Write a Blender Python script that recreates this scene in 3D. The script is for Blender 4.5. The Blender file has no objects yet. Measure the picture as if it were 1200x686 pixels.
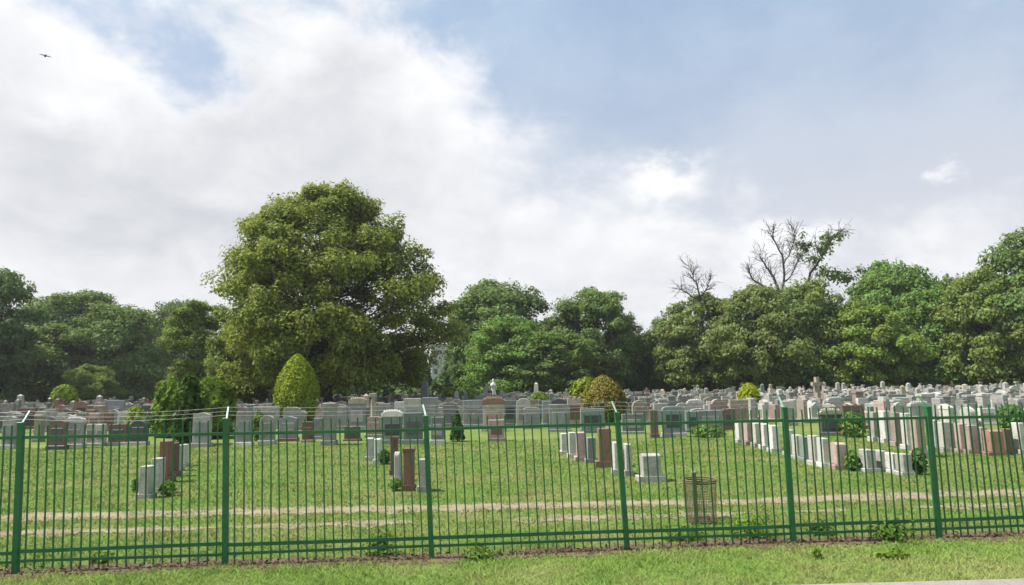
import bpy, math, random
import numpy as np
from mathutils import Vector, Matrix, noise as mnoise

random.seed(7)
rng = np.random.default_rng(7)
sc = bpy.context.scene
C = sc.collection

# ------------------------------------------------------------------ camera
CAM_H = 2.4
FPX = 782.0                      # focal length in pixels of a 1200 px wide picture
PITCH = math.atan(102.0 / FPX)
ROLL = math.radians(1.0)
cam_d = bpy.data.cameras.new('camera')
cam = bpy.data.objects.new('camera', cam_d)
C.objects.link(cam)
cam_d.sensor_width = 36.0
cam_d.lens = 36.0 * FPX / 1200.0
cam_d.clip_start = 0.1
cam_d.clip_end = 3000.0
M_rot = Matrix.Rotation(math.pi / 2 + PITCH, 3, 'X') @ Matrix.Rotation(-ROLL, 3, 'Z')
cam.location = (0, 0, CAM_H)
cam.rotation_euler = M_rot.to_euler()
sc.camera = cam

def ray(px, py):
    return (M_rot @ Vector(((px - 600) / FPX, -(py - 343) / FPX, -1.0))).normalized()

def ground(px, py, z=0.0):
    d = ray(px, py)
    t = (z - CAM_H) / d.z
    return Vector((d.x * t, d.y * t, z))

def at_depth(px, py, Y):
    d = ray(px, py)
    t = Y / d.y
    return Vector((d.x * t, Y, CAM_H + d.z * t))

# ------------------------------------------------------------------ world
SUN_EL = math.radians(58)
SUN_AZ = math.radians(-93)       # measured from +Y towards +X: the sun is to the left
w = bpy.data.worlds.new('World')
sc.world = w
w.use_nodes = True
nt = w.node_tree
nt.nodes.clear()

class NT:
    """tiny node-building helper"""
    def __init__(self, tree): self.t = tree
    def n(self, typ, **kw):
        nd = self.t.nodes.new(typ)
        for k, v in kw.items(): setattr(nd, k, v)
        return nd
    def link(self, a, b): self.t.links.new(a, b)
    def put(self, sock, v):
        if hasattr(v, 'is_linked') or isinstance(v, bpy.types.NodeSocket): self.link(v, sock)
        else: sock.default_value = v
    def math(self, op, a, b=0.0, c=None, clamp=False):
        nd = self.n('ShaderNodeMath', operation=op, use_clamp=clamp)
        self.put(nd.inputs[0], a); self.put(nd.inputs[1], b)
        if c is not None: self.put(nd.inputs[2], c)
        return nd.outputs[0]
    def smooth(self, x, a, b, lo=0.0, hi=1.0):
        nd = self.n('ShaderNodeMapRange', interpolation_type='SMOOTHSTEP')
        self.put(nd.inputs[0], x)
        nd.inputs[1].default_value = a; nd.inputs[2].default_value = b
        nd.inputs[3].default_value = lo; nd.inputs[4].default_value = hi
        return nd.outputs[0]
    def mix(self, f, a, b, blend='MIX'):
        nd = self.n('ShaderNodeMix', data_type='RGBA', blend_type=blend)
        self.put(nd.inputs['Factor'], f)
        self.put(nd.inputs[6], a); self.put(nd.inputs[7], b)
        return nd.outputs[2]
    def noise(self, vec, scale, detail=4, rough=0.55, dist=0.0):
        nd = self.n('ShaderNodeTexNoise')
        if vec is not None: self.link(vec, nd.inputs['Vector'])
        nd.inputs['Scale'].default_value = scale
        nd.inputs['Detail'].default_value = detail
        nd.inputs['Roughness'].default_value = rough
        nd.inputs['Distortion'].default_value = dist
        return nd.outputs[0]

g = NT(nt)
SKY_STR = 0.09
sky = g.n('ShaderNodeTexSky', sky_type='NISHITA', sun_disc=False)
sky.sun_elevation = SUN_EL
sky.sun_rotation = SUN_AZ
sky.altitude = 20
sky.air_density = 1.0
sky.dust_density = 2.2
sky.ozone_density = 1.0
tc = g.n('ShaderNodeTexCoord')
nrm = g.n('ShaderNodeVectorMath', operation='NORMALIZE')
g.link(tc.outputs['Generated'], nrm.inputs[0])
sep = g.n('ShaderNodeSeparateXYZ'); g.link(nrm.outputs[0], sep.inputs[0])
X, Y, Z = sep.outputs
az = g.math('ARCTAN2', X, Y)
el = g.math('ARCSINE', Z)
# cloud coordinates: azimuth and stretched elevation, so that clouds flatten towards the horizon
cv = g.n('ShaderNodeCombineXYZ')
g.link(az, cv.inputs[0]); g.put(cv.inputs[1], g.math('MULTIPLY', el, 1.45)); cv.inputs[2].default_value = 0.37
def shifted(dx, dy):
    v = g.n('ShaderNodeVectorMath', operation='ADD')
    g.link(cv.outputs[0], v.inputs[0]); v.inputs[1].default_value = (dx, dy, 0)
    return v.outputs[0]
n_big = g.noise(cv.outputs[0], 3.4, 3, 0.5, 0.2)
n_mid = g.noise(cv.outputs[0], 9.0, 7, 0.6, 0.35)
n_midS = g.noise(shifted(-0.022, 0.03), 9.0, 7, 0.6, 0.35)
n_fine = g.noise(cv.outputs[0], 30.0, 5, 0.6, 0.2)
wx = g.math('MULTIPLY', g.math('SUBTRACT', g.noise(cv.outputs[0], 7.0, 5, 0.6), 0.5), 0.15)
wy = g.math('MULTIPLY', g.math('SUBTRACT', g.noise(shifted(3.1, 1.7), 9.0, 5, 0.6), 0.5), 0.13)
azw = g.math('ADD', az, wx)
elw = g.math('ADD', el, wy)

def blob(px, py, rx, ry, wgt, sharp=False):
    d = ray(px, py)
    a0 = math.atan2(d.x, d.y); e0 = math.asin(d.z)
    da = g.math('DIVIDE', g.math('SUBTRACT', azw, a0), rx / FPX)
    de = g.math('DIVIDE', g.math('SUBTRACT', elw, e0), ry / FPX)
    r2 = g.math('ADD', g.math('MULTIPLY', da, da), g.math('MULTIPLY', de, de))
    e = g.math('EXPONENT', g.math('MULTIPLY', r2, -1.0))
    return g.math('MULTIPLY', e, wgt)

def total(lst):
    s = lst[0]
    for x in lst[1:]: s = g.math('ADD', s, x)
    return s

cover = total([blob(*b) for b in [
    (60, 240, 300, 190, 0.75), (400, 230, 260, 150, 0.75), (30, 90, 120, 80, 0.55), (470, 110, 110, 80, 0.55),
    (320, 70, 75, 110, 0.50), (222, 95, 46, 34, -0.85), (110, 15, 70, 26, -0.5), (860, 90, 260, 105, -0.95), (200, 60, 40, 30, -0.4),
    (1120, 190, 150, 70, -0.25), (900, 330, 300, 70, 0.25), (620, 300, 160, 70, 0.20), (615, 60, 60, 60, -0.30), (770, 217, 40, 22, 1.2), (1105, 195, 15, 11, 0.8),
    (925, 278, 55, 17, 0.85), (890, 200, 90, 34, 0.40), (645, 66, 16, 14, 0.35), (520, 20, 60, 40, -0.3)]])
hor = g.smooth(el, 0.30, 0.05, 0.0, 0.25)
hor2 = g.smooth(el, 0.42, 0.12, 0.0, 0.8)
cov = g.math('ADD', g.math('ADD', cover, hor),
             g.math('ADD', g.math('MULTIPLY', g.math('SUBTRACT', n_mid, 0.5), 1.5),
                    g.math('ADD', g.math('MULTIPLY', g.math('SUBTRACT', n_big, 0.5), 0.9),
                           g.math('MULTIPLY', g.math('SUBTRACT', n_fine, 0.5), 0.30))))
dens = g.smooth(cov, -0.24, 0.82)
veil = g.smooth(g.math('ADD', g.noise(shifted(0.9, 0.4), 5.0, 6, 0.6, 0.15), g.math('MULTIPLY', hor2, 0.5)), 0.28, 0.78, 0.60, 0.96)
# light side of the billows: density that falls off towards the sun
relief = g.math('SUBTRACT', n_mid, n_midS)
thick = g.smooth(cov, 0.25, 1.35)
edge = g.math('SUBTRACT', 1.0, thick)
lum = g.math('ADD', g.math('MULTIPLY', edge, 0.55), g.math('MULTIPLY', relief, 1.2))
lum = g.math('ADD', lum, g.math('MULTIPLY', g.math('SUBTRACT', n_big, 0.5), 0.6))
lum = g.math('ADD', lum, total([blob(*b) for b in [(70, 240, 110, 60, -0.20), (250, 260, 110, 40, -0.18), (470, 215, 130, 40, -0.22), (400, 90, 40, 60, -0.2), (130, 110, 60, 45, 0.4), (500, 110, 70, 50, 0.35), (30, 50, 60, 50, 0.35), (345, 40, 50, 50, 0.3), (60, 330, 200, 40, 0.15), (770, 215, 45, 26, 0.7), (925, 276, 60, 20, 0.7), (645, 66, 20, 18, 0.5), (1105, 195, 18, 14, 0.5)]]))
lum = g.math('ADD', lum, g.math('MULTIPLY', g.math('SUBTRACT', n_fine, 0.5), 0.16))
lum = g.math('ADD', lum, 0.33, clamp=True)
K = 0.84 / SKY_STR
cl_dark = (0.42 * K, 0.432 * K, 0.462 * K, 1)
cl_lite = (0.645 * K, 0.65 * K, 0.66 * K, 1)
cl_col = g.mix(lum, cl_dark, cl_lite)
veil_col = g.mix(g.smooth(el, 0.12, 0.62), (0.455 * K, 0.465 * K, 0.505 * K, 1), (0.305 * K, 0.40 * K, 0.525 * K, 1))
skyv = g.mix(veil, sky.outputs[0], veil_col)
fin = g.mix(dens, skyv, cl_col)
bg = g.n('ShaderNodeBackground'); bg.inputs[1].default_value = SKY_STR
g.link(fin, bg.inputs[0])
wo = g.n('ShaderNodeOutputWorld'); g.link(bg.outputs[0], wo.inputs[0])

# ------------------------------------------------------------------ sun
sd = bpy.data.lights.new('sun', 'SUN')
sd.energy = 4.4
sd.angle = math.radians(1.5)
sd.color = (1.0, 0.95, 0.86)
sun = bpy.data.objects.new('sun', sd); C.objects.link(sun)
to_sun = Vector((math.sin(SUN_AZ) * math.cos(SUN_EL), math.cos(SUN_AZ) * math.cos(SUN_EL), math.sin(SUN_EL)))
sun.rotation_euler = to_sun.to_track_quat('Z', 'Y').to_euler()
sun.location = to_sun * 80

sc.view_settings.view_transform = 'Standard'
sc.view_settings.look = 'None'
sc.view_settings.exposure = 0.9
sc.view_settings.gamma = 1.0
sc.view_settings.use_curve_mapping = False
sc.render.engine = 'CYCLES'
sc.cycles.max_bounces = 6
sc.cycles.diffuse_bounces = 3
sc.cycles.transmission_bounces = 4

# ------------------------------------------------------------------ helpers
def mesh_np(name, V, F, mat=None, smooth=False):
    """V (n,3) array; F (m,k) int array with k = 3 or 4"""
    V = np.asarray(V, dtype=np.float32); F = np.asarray(F, dtype=np.int32)
    me = bpy.data.meshes.new(name)
    k = F.shape[1]
    me.vertices.add(len(V)); me.vertices.foreach_set('co', V.ravel())
    me.loops.add(F.size); me.loops.foreach_set('vertex_index', F.ravel())
    me.polygons.add(len(F)); me.polygons.foreach_set('loop_start', np.arange(0, F.size, k, dtype=np.int32))
    me.update(calc_edges=True)
    if smooth: me.polygons.foreach_set('use_smooth', np.ones(len(F), dtype=bool))
    if mat: me.materials.append(mat)
    return me

class MB:
    """collects polygons for one mesh"""
    def __init__(self): self.v = []; self.f = []
    def add(self, vs, fs):
        o = len(self.v); self.v += [tuple(p) for p in vs]
        self.f += [tuple(i + o for i in f) for f in fs]
    def box(self, c, s, b=0.0):
        cx, cy, cz = c; x, y, z = s[0] / 2, s[1] / 2, s[2] / 2
        if b <= 0:
            vs = [(cx + a * x, cy + bb * y, cz + d * z) for d in (-1, 1) for bb in (-1, 1) for a in (-1, 1)]
            self.add(vs, [(0, 2, 3, 1), (4, 5, 7, 6), (0, 1, 5, 4), (2, 6, 7, 3), (0, 4, 6, 2), (1, 3, 7, 5)])
        else:
            self.prism([(-x, -z), (x, -z), (x, z), (-x, z)], 2 * y, b, (cx, cy, cz))
    def prism(self, outline, depth, b, off=(0, 0, 0)):
        """front outline in x-z, extruded along y, with chamfered edges"""
        n = len(outline)
        cx = sum(p[0] for p in outline) / n; cz = sum(p[1] for p in outline) / n
        w_ = max(p[0] for p in outline) - min(p[0] for p in outline)
        h_ = max(p[1] for p in outline) - min(p[1] for p in outline)
        sx = 1 - 2 * b / max(w_, 1e-4); sz = 1 - 2 * b / max(h_, 1e-4)
        ins = [(cx + (p[0] - cx) * sx, cz + (p[1] - cz) * sz) for p in outline]
        d = depth / 2
        rings = [(ins, -d), (outline, -d + b), (outline, d - b), (ins, d)]
        vs = [(off[0] + p[0], off[1] + y, off[2] + p[1]) for o, y in rings for p in o]
        fs = [tuple(range(n)), tuple(3 * n + i for i in reversed(range(n)))]
        for r in range(3):
            for i in range(n):
                j = (i + 1) % n
                fs.append((r * n + i, (r + 1) * n + i, (r + 1) * n + j, r * n + j))
        self.add(vs, fs)
    def tube(self, pts, rads, sides=6, cap=True):
        pts = [Vector(p) for p in pts]; n = len(pts); vs = []
        up = Vector((0.31, 0.17, 0.93))
        for i, p in enumerate(pts):
            t = (pts[min(i + 1, n - 1)] - pts[max(i - 1, 0)]).normalized()
            a = t.cross(up)
            if a.length < 0.05: a = t.cross(Vector((1, 0, 0)))
            a.normalize(); b = t.cross(a)
            r = rads[i] if hasattr(rads, '__len__') else rads
            for k in range(sides):
                th = 2 * math.pi * k / sides
                vs.append(p + a * (r * math.cos(th)) + b * (r * math.sin(th)))
        fs = []
        for i in range(n - 1):
            for k in range(sides):
                k2 = (k + 1) % sides
                fs.append((i * sides + k, i * sides + k2, (i + 1) * sides + k2, (i + 1) * sides + k))
        if cap:
            fs.append(tuple(reversed(range(sides)))); fs.append(tuple((n - 1) * sides + k for k in range(sides)))
        self.add(vs, fs)
    def lathe(self, prof, seg=12, off=(0, 0, 0)):
        vs = []; n = len(prof)
        for r, z in prof:
            for k in range(seg):
                a = 2 * math.pi * k / seg
                vs.append((off[0] + r * math.cos(a), off[1] + r * math.sin(a), off[2] + z))
        fs = [(i * seg + k, i * seg + (k + 1) % seg, (i + 1) * seg + (k + 1) % seg, (i + 1) * seg + k) for i in range(n - 1) for k in range(seg)]
        fs.append(tuple(reversed(range(seg)))); fs.append(tuple((n - 1) * seg + k for k in range(seg)))
        self.add(vs, fs)
    def mesh(self, name, mat=None, smooth=False):
        me = bpy.data.meshes.new(name)
        me.from_pydata(self.v, [], self.f)
        if smooth:
            for p in me.polygons: p.use_smooth = True
        if mat: me.materials.append(mat)
        me.update()
        return me

def obj(name, me, parent=None, loc=(0, 0, 0), rz=0.0):
    o = bpy.data.objects.new(name, me); C.objects.link(o)
    o.location = loc; o.rotation_euler = (0, 0, rz)
    if parent is not None: o.parent = parent
    return o

def tag(o, label=None, cat=None, group=None, kind=None):
    if label: o['label'] = label
    if cat: o['category'] = cat
    if group: o['group'] = group
    if kind: o['kind'] = kind
    return o

def thing(name, loc, rz, label, cat, group=None):
    return tag(obj(name, None, None, loc, rz), label, cat, group)

# ------------------------------------------------------------------ materials
def new_mat(name):
    m = bpy.data.materials.new(name); m.use_nodes = True
    m.node_tree.nodes.clear()
    gg = NT(m.node_tree)
    out = gg.n('ShaderNodeOutputMaterial')
    return m, gg, out

def principled(gg, out, col, rough=0.8, spec=0.3, bump=None, metallic=0.0):
    p = gg.n('ShaderNodeBsdfPrincipled')
    gg.put(p.inputs['Base Color'], col); gg.put(p.inputs['Roughness'], rough)
    p.inputs['Specular IOR Level'].default_value = spec
    p.inputs['Metallic'].default_value = metallic
    if bump is not None:
        b = gg.n('ShaderNodeBump'); b.inputs['Strength'].default_value = bump[1]; b.inputs['Distance'].default_value = bump[2]
        gg.link(bump[0], b.inputs['Height']); gg.link(b.outputs[0], p.inputs['Normal'])
    gg.link(p.outputs[0], out.inputs[0])
    return p

def c4(c): return (c[0], c[1], c[2], 1)

def stone_mat(name, col, speck=0.35, rough=0.75, stain=0.35):
    m, gg, out = new_mat(name)
    t = gg.n('ShaderNodeTexCoord'); ob = t.outputs['Object']
    oi = gg.n('ShaderNodeObjectInfo')
    add = gg.n('ShaderNodeVectorMath', operation='ADD'); gg.link(ob, add.inputs[0])
    mul = gg.math('MULTIPLY', oi.outputs['Random'], 37.0)
    gg.link(mul, add.inputs[1])
    v = add.outputs[0]
    n1 = gg.noise(v, 60, 3, 0.7); n2 = gg.noise(v, 3.5, 5, 0.65, 0.5)
    mp = gg.n('ShaderNodeMapping'); mp.inputs['Scale'].default_value = (9, 9, 1.2); gg.link(v, mp.inputs[0])
    n3 = gg.noise(mp.outputs[0], 1.6, 5, 0.65)
    dark = c4([x * (1 - speck) for x in col]); lite = c4([min(1, x * (1 + speck)) for x in col])
    a = gg.mix(gg.smooth(n1, 0.3, 0.7), dark, lite)
    st = gg.math('MULTIPLY', gg.smooth(n2, 0.42, 0.72), stain)
    a = gg.mix(st, a, c4([col[0] * 0.45, col[1] * 0.45, col[2] * 0.40]))
    st2 = gg.math('MULTIPLY', gg.smooth(n3, 0.48, 0.75), stain)
    a = gg.mix(st2, a, c4([col[0] * 0.55, col[1] * 0.57, col[2] * 0.50]))
    hsv = gg.n('ShaderNodeHueSaturation')
    gg.put(hsv.inputs['Value'], gg.smooth(oi.outputs['Random'], 0, 1, 0.78, 1.2)); gg.link(a, hsv.inputs['Color'])
    principled(gg, out, hsv.outputs[0], rough, 0.35, (n1, 0.25, 0.01))
    return m

ST = {
    'light':  stone_mat('granite_light', (0.385, 0.375, 0.345), stain=0.5),
    'grey':   stone_mat('granite_grey', (0.275, 0.268, 0.25), stain=0.5),
    'blue':   stone_mat('granite_blue_grey', (0.225, 0.235, 0.245), stain=0.45),
    'dark':   stone_mat('granite_dark', (0.075, 0.078, 0.085), rough=0.45),
    'green':  stone_mat('granite_green_grey', (0.17, 0.205, 0.19), rough=0.55),
    'brown':  stone_mat('granite_brown', (0.155, 0.095, 0.080), rough=0.6),
    'red':    stone_mat('granite_red', (0.165, 0.082, 0.066), rough=0.55),
    'rust':   stone_mat('sandstone_rust', (0.27, 0.165, 0.12), stain=0.5),
    'tan':    stone_mat('sandstone_tan', (0.35, 0.305, 0.24), stain=0.5),
    'pink':   stone_mat('granite_pink', (0.34, 0.26, 0.235), stain=0.5),
    'white':  stone_mat('marble_white', (0.52, 0.515, 0.49), stain=0.55),
    'pale':   stone_mat('granite_pale', (0.45, 0.44, 0.41), stain=0.55),
}

def grass_mat(name, blades, k=1.0):
    m, gg, out = new_mat(name)
    t = gg.n('ShaderNodeTexCoord'); ob = t.outputs['Object']
    n1 = gg.noise(ob, 0.55, 5, 0.62, 0.3); n2 = gg.noise(ob, 3.2, 5, 0.65); n3 = gg.noise(ob, 22, 4, 0.7)
    lush = (0.120 * k, 0.192 * k, 0.040 * k, 1); dry = (0.225 * k, 0.205 * k, 0.09 * k, 1); deep = (0.095 * k, 0.150 * k, 0.034 * k, 1)
    a = gg.mix(gg.smooth(n2, 0.35, 0.68), lush, deep)
    a = gg.mix(gg.math('MULTIPLY', gg.smooth(n1, 0.40, 0.70), 0.55), a, dry)
    a = gg.mix(gg.math('MULTIPLY', gg.smooth(n3, 0.5, 0.75), 0.2), a, dry)
    if blades:
        geo = gg.n('ShaderNodeNewGeometry')
        hsv = gg.n('ShaderNodeHueSaturation')
        gg.put(hsv.inputs['Value'], gg.smooth(geo.outputs['Random Per Island'], 0, 1, 0.85, 1.32))
        gg.put(hsv.inputs['Hue'], gg.smooth(geo.outputs['Random Per Island'], 0, 1, 0.485, 0.512))
        gg.link(a, hsv.inputs['Color'])
        d = gg.n('ShaderNodeBsdfDiffuse'); tr = gg.n('ShaderNodeBsdfTranslucent')
        gg.link(hsv.outputs[0], d.inputs[0]); gg.link(hsv.outputs[0], tr.inputs[0])
        mx = gg.n('ShaderNodeMixShader'); mx.inputs[0].default_value = 0.30
        vm = gg.n('ShaderNodeVectorMath', operation='ADD'); gg.link(geo.outputs['Normal'], vm.inputs[0]); vm.inputs[1].default_value = (0, 0, 1.6)
        vn = gg.n('ShaderNodeVectorMath', operation='NORMALIZE'); gg.link(vm.outputs[0], vn.inputs[0]); gg.link(vn.outputs[0], d.inputs['Normal'])
        gg.link(d.outputs[0], mx.inputs[1]); gg.link(tr.outputs[0], mx.inputs[2]); gg.link(mx.outputs[0], out.inputs[0])
    else:
        principled(gg, out, a, 0.95, 0.1, (n3, 0.6, 0.05))
    return m

def dirt_mat(name, col, col2):
    m, gg, out = new_mat(name)
    ob = gg.n('ShaderNodeTexCoord').outputs['Object']
    n1 = gg.noise(ob, 2.5, 6, 0.65); n2 = gg.noise(ob, 40, 4, 0.7)
    a = gg.mix(gg.smooth(n1, 0.35, 0.65), c4(col), c4(col2))
    a = gg.mix(gg.math('MULTIPLY', gg.smooth(n2, 0.45, 0.7), 0.5), a, c4([x * 0.55 for x in col]))
    principled(gg, out, a, 0.95, 0.1, (n2, 0.6, 0.03))
    return m

def leaf_mat(name, base, trans=0.38, value=(0.62, 1.35), hue=(0.47, 0.52)):
    """leaf colour times the object's own colour (species), a little different from leaf to leaf"""
    m, gg, out = new_mat(name)
    geo = gg.n('ShaderNodeNewGeometry'); oi = gg.n('ShaderNodeObjectInfo')
    ob = gg.n('ShaderNodeTexCoord').outputs['Object']
    n = gg.noise(ob, 0.45, 3, 0.6)
    a = gg.mix(1.0, c4(base), oi.outputs['Color'], 'MULTIPLY')
    hsv = gg.n('ShaderNodeHueSaturation')
    r = geo.outputs['Random Per Island']
    gg.put(hsv.inputs['Value'], gg.smooth(r, 0, 1, value[0], value[1]))
    gg.put(hsv.inputs['Hue'], gg.smooth(gg.math('ADD', gg.math('MULTIPLY', r, 0.4), gg.math('MULTIPLY', n, 0.6)), 0.2, 0.8, hue[0], hue[1]))
    gg.link(a, hsv.inputs['Color'])
    d = gg.n('ShaderNodeBsdfDiffuse'); tr = gg.n('ShaderNodeBsdfTranslucent'); gl = gg.n('ShaderNodeBsdfGlossy')
    gl.inputs['Roughness'].default_value = 0.5; gl.inputs[0].default_value = (0.8, 0.85, 0.8, 1)
    gg.link(hsv.outputs[0], d.inputs[0])
    tcol = gg.mix(0.35, hsv.outputs[0], (0.16, 0.20, 0.015, 1)); gg.link(tcol, tr.inputs[0])
    mx = gg.n('ShaderNodeMixShader'); mx.inputs[0].default_value = trans
    gg.link(d.outputs[0], mx.inputs[1]); gg.link(tr.outputs[0], mx.inputs[2])
    m2 = gg.n('ShaderNodeMixShader'); m2.inputs[0].default_value = 0.012
    gg.link(mx.outputs[0], m2.inputs[1]); gg.link(gl.outputs[0], m2.inputs[2])
    gg.link(m2.outputs[0], out.inputs[0])
    return m

def bark_mat(name, col):
    m, gg, out = new_mat(name)
    ob = gg.n('ShaderNodeTexCoord').outputs['Object']
    mp = gg.n('ShaderNodeMapping'); mp.inputs['Scale'].default_value = (6, 6, 1.2); gg.link(ob, mp.inputs[0])
    n = gg.noise(mp.outputs[0], 2.0, 5, 0.7)
    a = gg.mix(gg.smooth(n, 0.35, 0.65), c4([x * 0.55 for x in col]), c4(col))
    principled(gg, out, a, 0.9, 0.1, (n, 0.8, 0.05))
    return m

def paint_mat(name, col, rough=0.5, rust=0.25):
    m, gg, out = new_mat(name)
    ob = gg.n('ShaderNodeTexCoord').outputs['Object']
    n = gg.noise(ob, 5, 5, 0.7); n2 = gg.noise(ob, 45, 3, 0.6)
    a = gg.mix(gg.smooth(n, 0.3, 0.7), c4([x * 0.78 for x in col]), c4([x * 1.22 for x in col]))
    a = gg.mix(gg.math('MULTIPLY', gg.smooth(gg.math('ADD', g0(gg, n, 0.6), g0(gg, n2, 0.4)), 0.56, 0.68), rust), a, (0.12, 0.07, 0.04, 1))
    principled(gg, out, a, rough, 0.4)
    return m
def g0(gg, s, k): return gg.math('MULTIPLY', s, k)

MAT = {
    'lawn': grass_mat('lawn_ground', False), 'blades': grass_mat('grass_blades', True), 'verge': grass_mat('verge_blades', True, 1.5),
    'rut': dirt_mat('track_soil', (0.30, 0.255, 0.17), (0.20, 0.175, 0.105)),
    'soil': dirt_mat('bare_soil', (0.095, 0.070, 0.048), (0.17, 0.13, 0.088)),
    'concrete': dirt_mat('concrete', (0.30, 0.28, 0.245), (0.25, 0.235, 0.21)),
    'bark': bark_mat('bark', (0.085, 0.065, 0.05)), 'deadwood': bark_mat('dead_wood', (0.10, 0.088, 0.08)),
    'leaf': leaf_mat('tree_leaves', (0.155, 0.218, 0.074), 0.48),
    'needle': leaf_mat('evergreen_sprays', (0.13, 0.19, 0.03), 0.25, (0.7, 1.3), (0.485, 0.515)),
    'rusty': leaf_mat('rusty_sprays', (0.21, 0.175, 0.035), 0.25, (0.6, 1.3), (0.44, 0.57)),
    'green': paint_mat('fence_green_paint', (0.022, 0.130, 0.044), 0.5, 0.2),
    'arm': paint_mat('bare_zinc_arm', (0.20, 0.34, 0.27), 0.5, 0.2),
    'wire': paint_mat('galvanised_wire', (0.26, 0.27, 0.28), 0.5, 0.1),
    'basket': paint_mat('rusty_wire', (0.13, 0.095, 0.065), 0.8, 0.6),
    'basket_post': paint_mat('weathered_post', (0.26, 0.235, 0.21), 0.85, 0.4),
    'litter': dirt_mat('dead_leaves', (0.15, 0.095, 0.062), (0.09, 0.06, 0.042)),
    'bird': paint_mat('dark_plumage', (0.035, 0.035, 0.04), 0.7, 0.0),
    'tower': stone_mat('pale_limestone', (0.58, 0.57, 0.56), 0.1, 0.85, 0.2),
    'glass': paint_mat('dark_window_glass', (0.10, 0.11, 0.13), 0.2, 0.0),
    'flower': paint_mat('white_petals', (0.7, 0.68, 0.66), 0.8, 0.0),
    'red_flower': paint_mat('red_petals', (0.45, 0.08, 0.06), 0.8, 0.0),
}

# ------------------------------------------------------------------ the ground
FA = ground(18, 672); FB = ground(1100, 632)              # two points on the fence's foot
F_DIR = (FB - FA); F_DIR.z = 0; F_DIR.normalize()
F_NRM = Vector((-F_DIR.y, F_DIR.x, 0))                    # points into the cemetery
def fence_y(x): return FA.y + (x - FA.x) * F_DIR.y / F_DIR.x

def bump_z(x, y):
    near = max(0.0, min(1.0, (60 - y) / 30.0))
    return near * (0.05 * mnoise.noise((x * 0.16, y * 0.22, 3.1)) + 0.018 * mnoise.noise((x * 0.7, y * 0.9, 8.7)))

def ground_sheet():
    xs = sorted(set([-450, -350, -250, -150, -100, -70, -50, -40] + [round(-32 + 0.4 * i, 3) for i in range(161)] + [40, 50, 70, 100, 150, 250, 350, 450]))
    ys = sorted(set([-150, -100, -60, -20, -5, 0, 2, 4, 5.5] + [round(6.5 + 0.3 * i, 3) for i in range(60)] + [25 + i for i in range(36)] + [65, 75, 90, 120, 160, 250, 350, 450, 550]))
    V = [(x, y, bump_z(x, y)) for y in ys for x in xs]
    nx = len(xs)
    Fc = [(j * nx + i, j * nx + i + 1, (j + 1) * nx + i + 1, (j + 1) * nx + i) for j in range(len(ys) - 1) for i in range(nx - 1)]
    return mesh_np('ground', V, Fc, MAT['lawn'], True)
tag(obj('ground', ground_sheet()), 'wide mown cemetery lawn with dry patches', kind='structure')

def ribbon(name, centre, half, mat, x0, x1, lift, step=0.045, rag=0.5, seed=0.0, freq=1.1, patch=1.0):
    """an irregular strip of bare soil that follows the lawn a few millimetres above it"""
    V = []; Fc = []; n = int((x1 - x0) / step); k = 5
    for i in range(n + 1):
        x = x0 + i * step; c = centre(x) + 0.10 * mnoise.noise((x * 0.35, seed, 1))
        hw = half * (1 + rag * mnoise.noise((x * freq, seed + 4, 0)) + 0.6 * rag * mnoise.noise((x * freq * 4, seed + 9, 0)) + 0.4 * rag * mnoise.noise((x * freq * 11, seed + 29, 0)))
        hw2 = half * (1 + rag * mnoise.noise((x * freq, seed + 14, 0)) + 0.6 * rag * mnoise.noise((x * freq * 4, seed + 19, 0)) + 0.4 * rag * mnoise.noise((x * freq * 11, seed + 39, 0)))
        cut = min(1.0, max(0.0, (mnoise.noise((x * 0.55, seed + 50, 0)) + patch) * 5)); hw *= cut; hw2 *= cut
        hw = max(hw, 0.004); hw2 = max(hw2, 0.004)
        for j in range(k):
            y = c - hw + (hw + hw2) * j / (k - 1)
            V.append((x, y, bump_z(x, y) + lift))
    for i in range(n):
        for j in range(k - 1):
            a = i * k + j
            Fc.append((a, a + k, a + k + 1, a + 1))
    return mesh_np(name, V, Fc, mat, True)

rutA = ground(200, 603); rutB = ground(1100, 582)
def rut_far(x): return rutA.y + (x - rutA.x) * (rutB.y - rutA.y) / (rutB.x - rutA.x)
rutC = ground(200, 621); rutD = ground(1100, 596)
def rut_near(x): return rutC.y + (x - rutC.x) * (rutD.y - rutC.y) / (rutD.x - rutC.x)
tag(obj('dirt_track', ribbon('dirt_track', rut_far, 0.36, MAT['rut'], -16, 18, 0.006, rag=0.75, seed=2.0, freq=1.6, patch=0.5)), 'far wheel rut of the pale dirt track behind the fence', kind='structure')
tag(obj('dirt_track', ribbon('dirt_track', rut_near, 0.24, MAT['rut'], -16, 18, 0.006, rag=1.3, seed=31.0, freq=1.8, patch=0.12)), 'near, patchier wheel rut of the dirt track behind the fence', kind='structure')
tag(obj('bare_soil', ribbon('bare_soil', fence_y, 0.25, MAT['soil'], -16, 18, 0.006, rag=0.9, seed=57.0, freq=1.5)), 'bare brown soil strip under the green fence', kind='structure')

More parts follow.
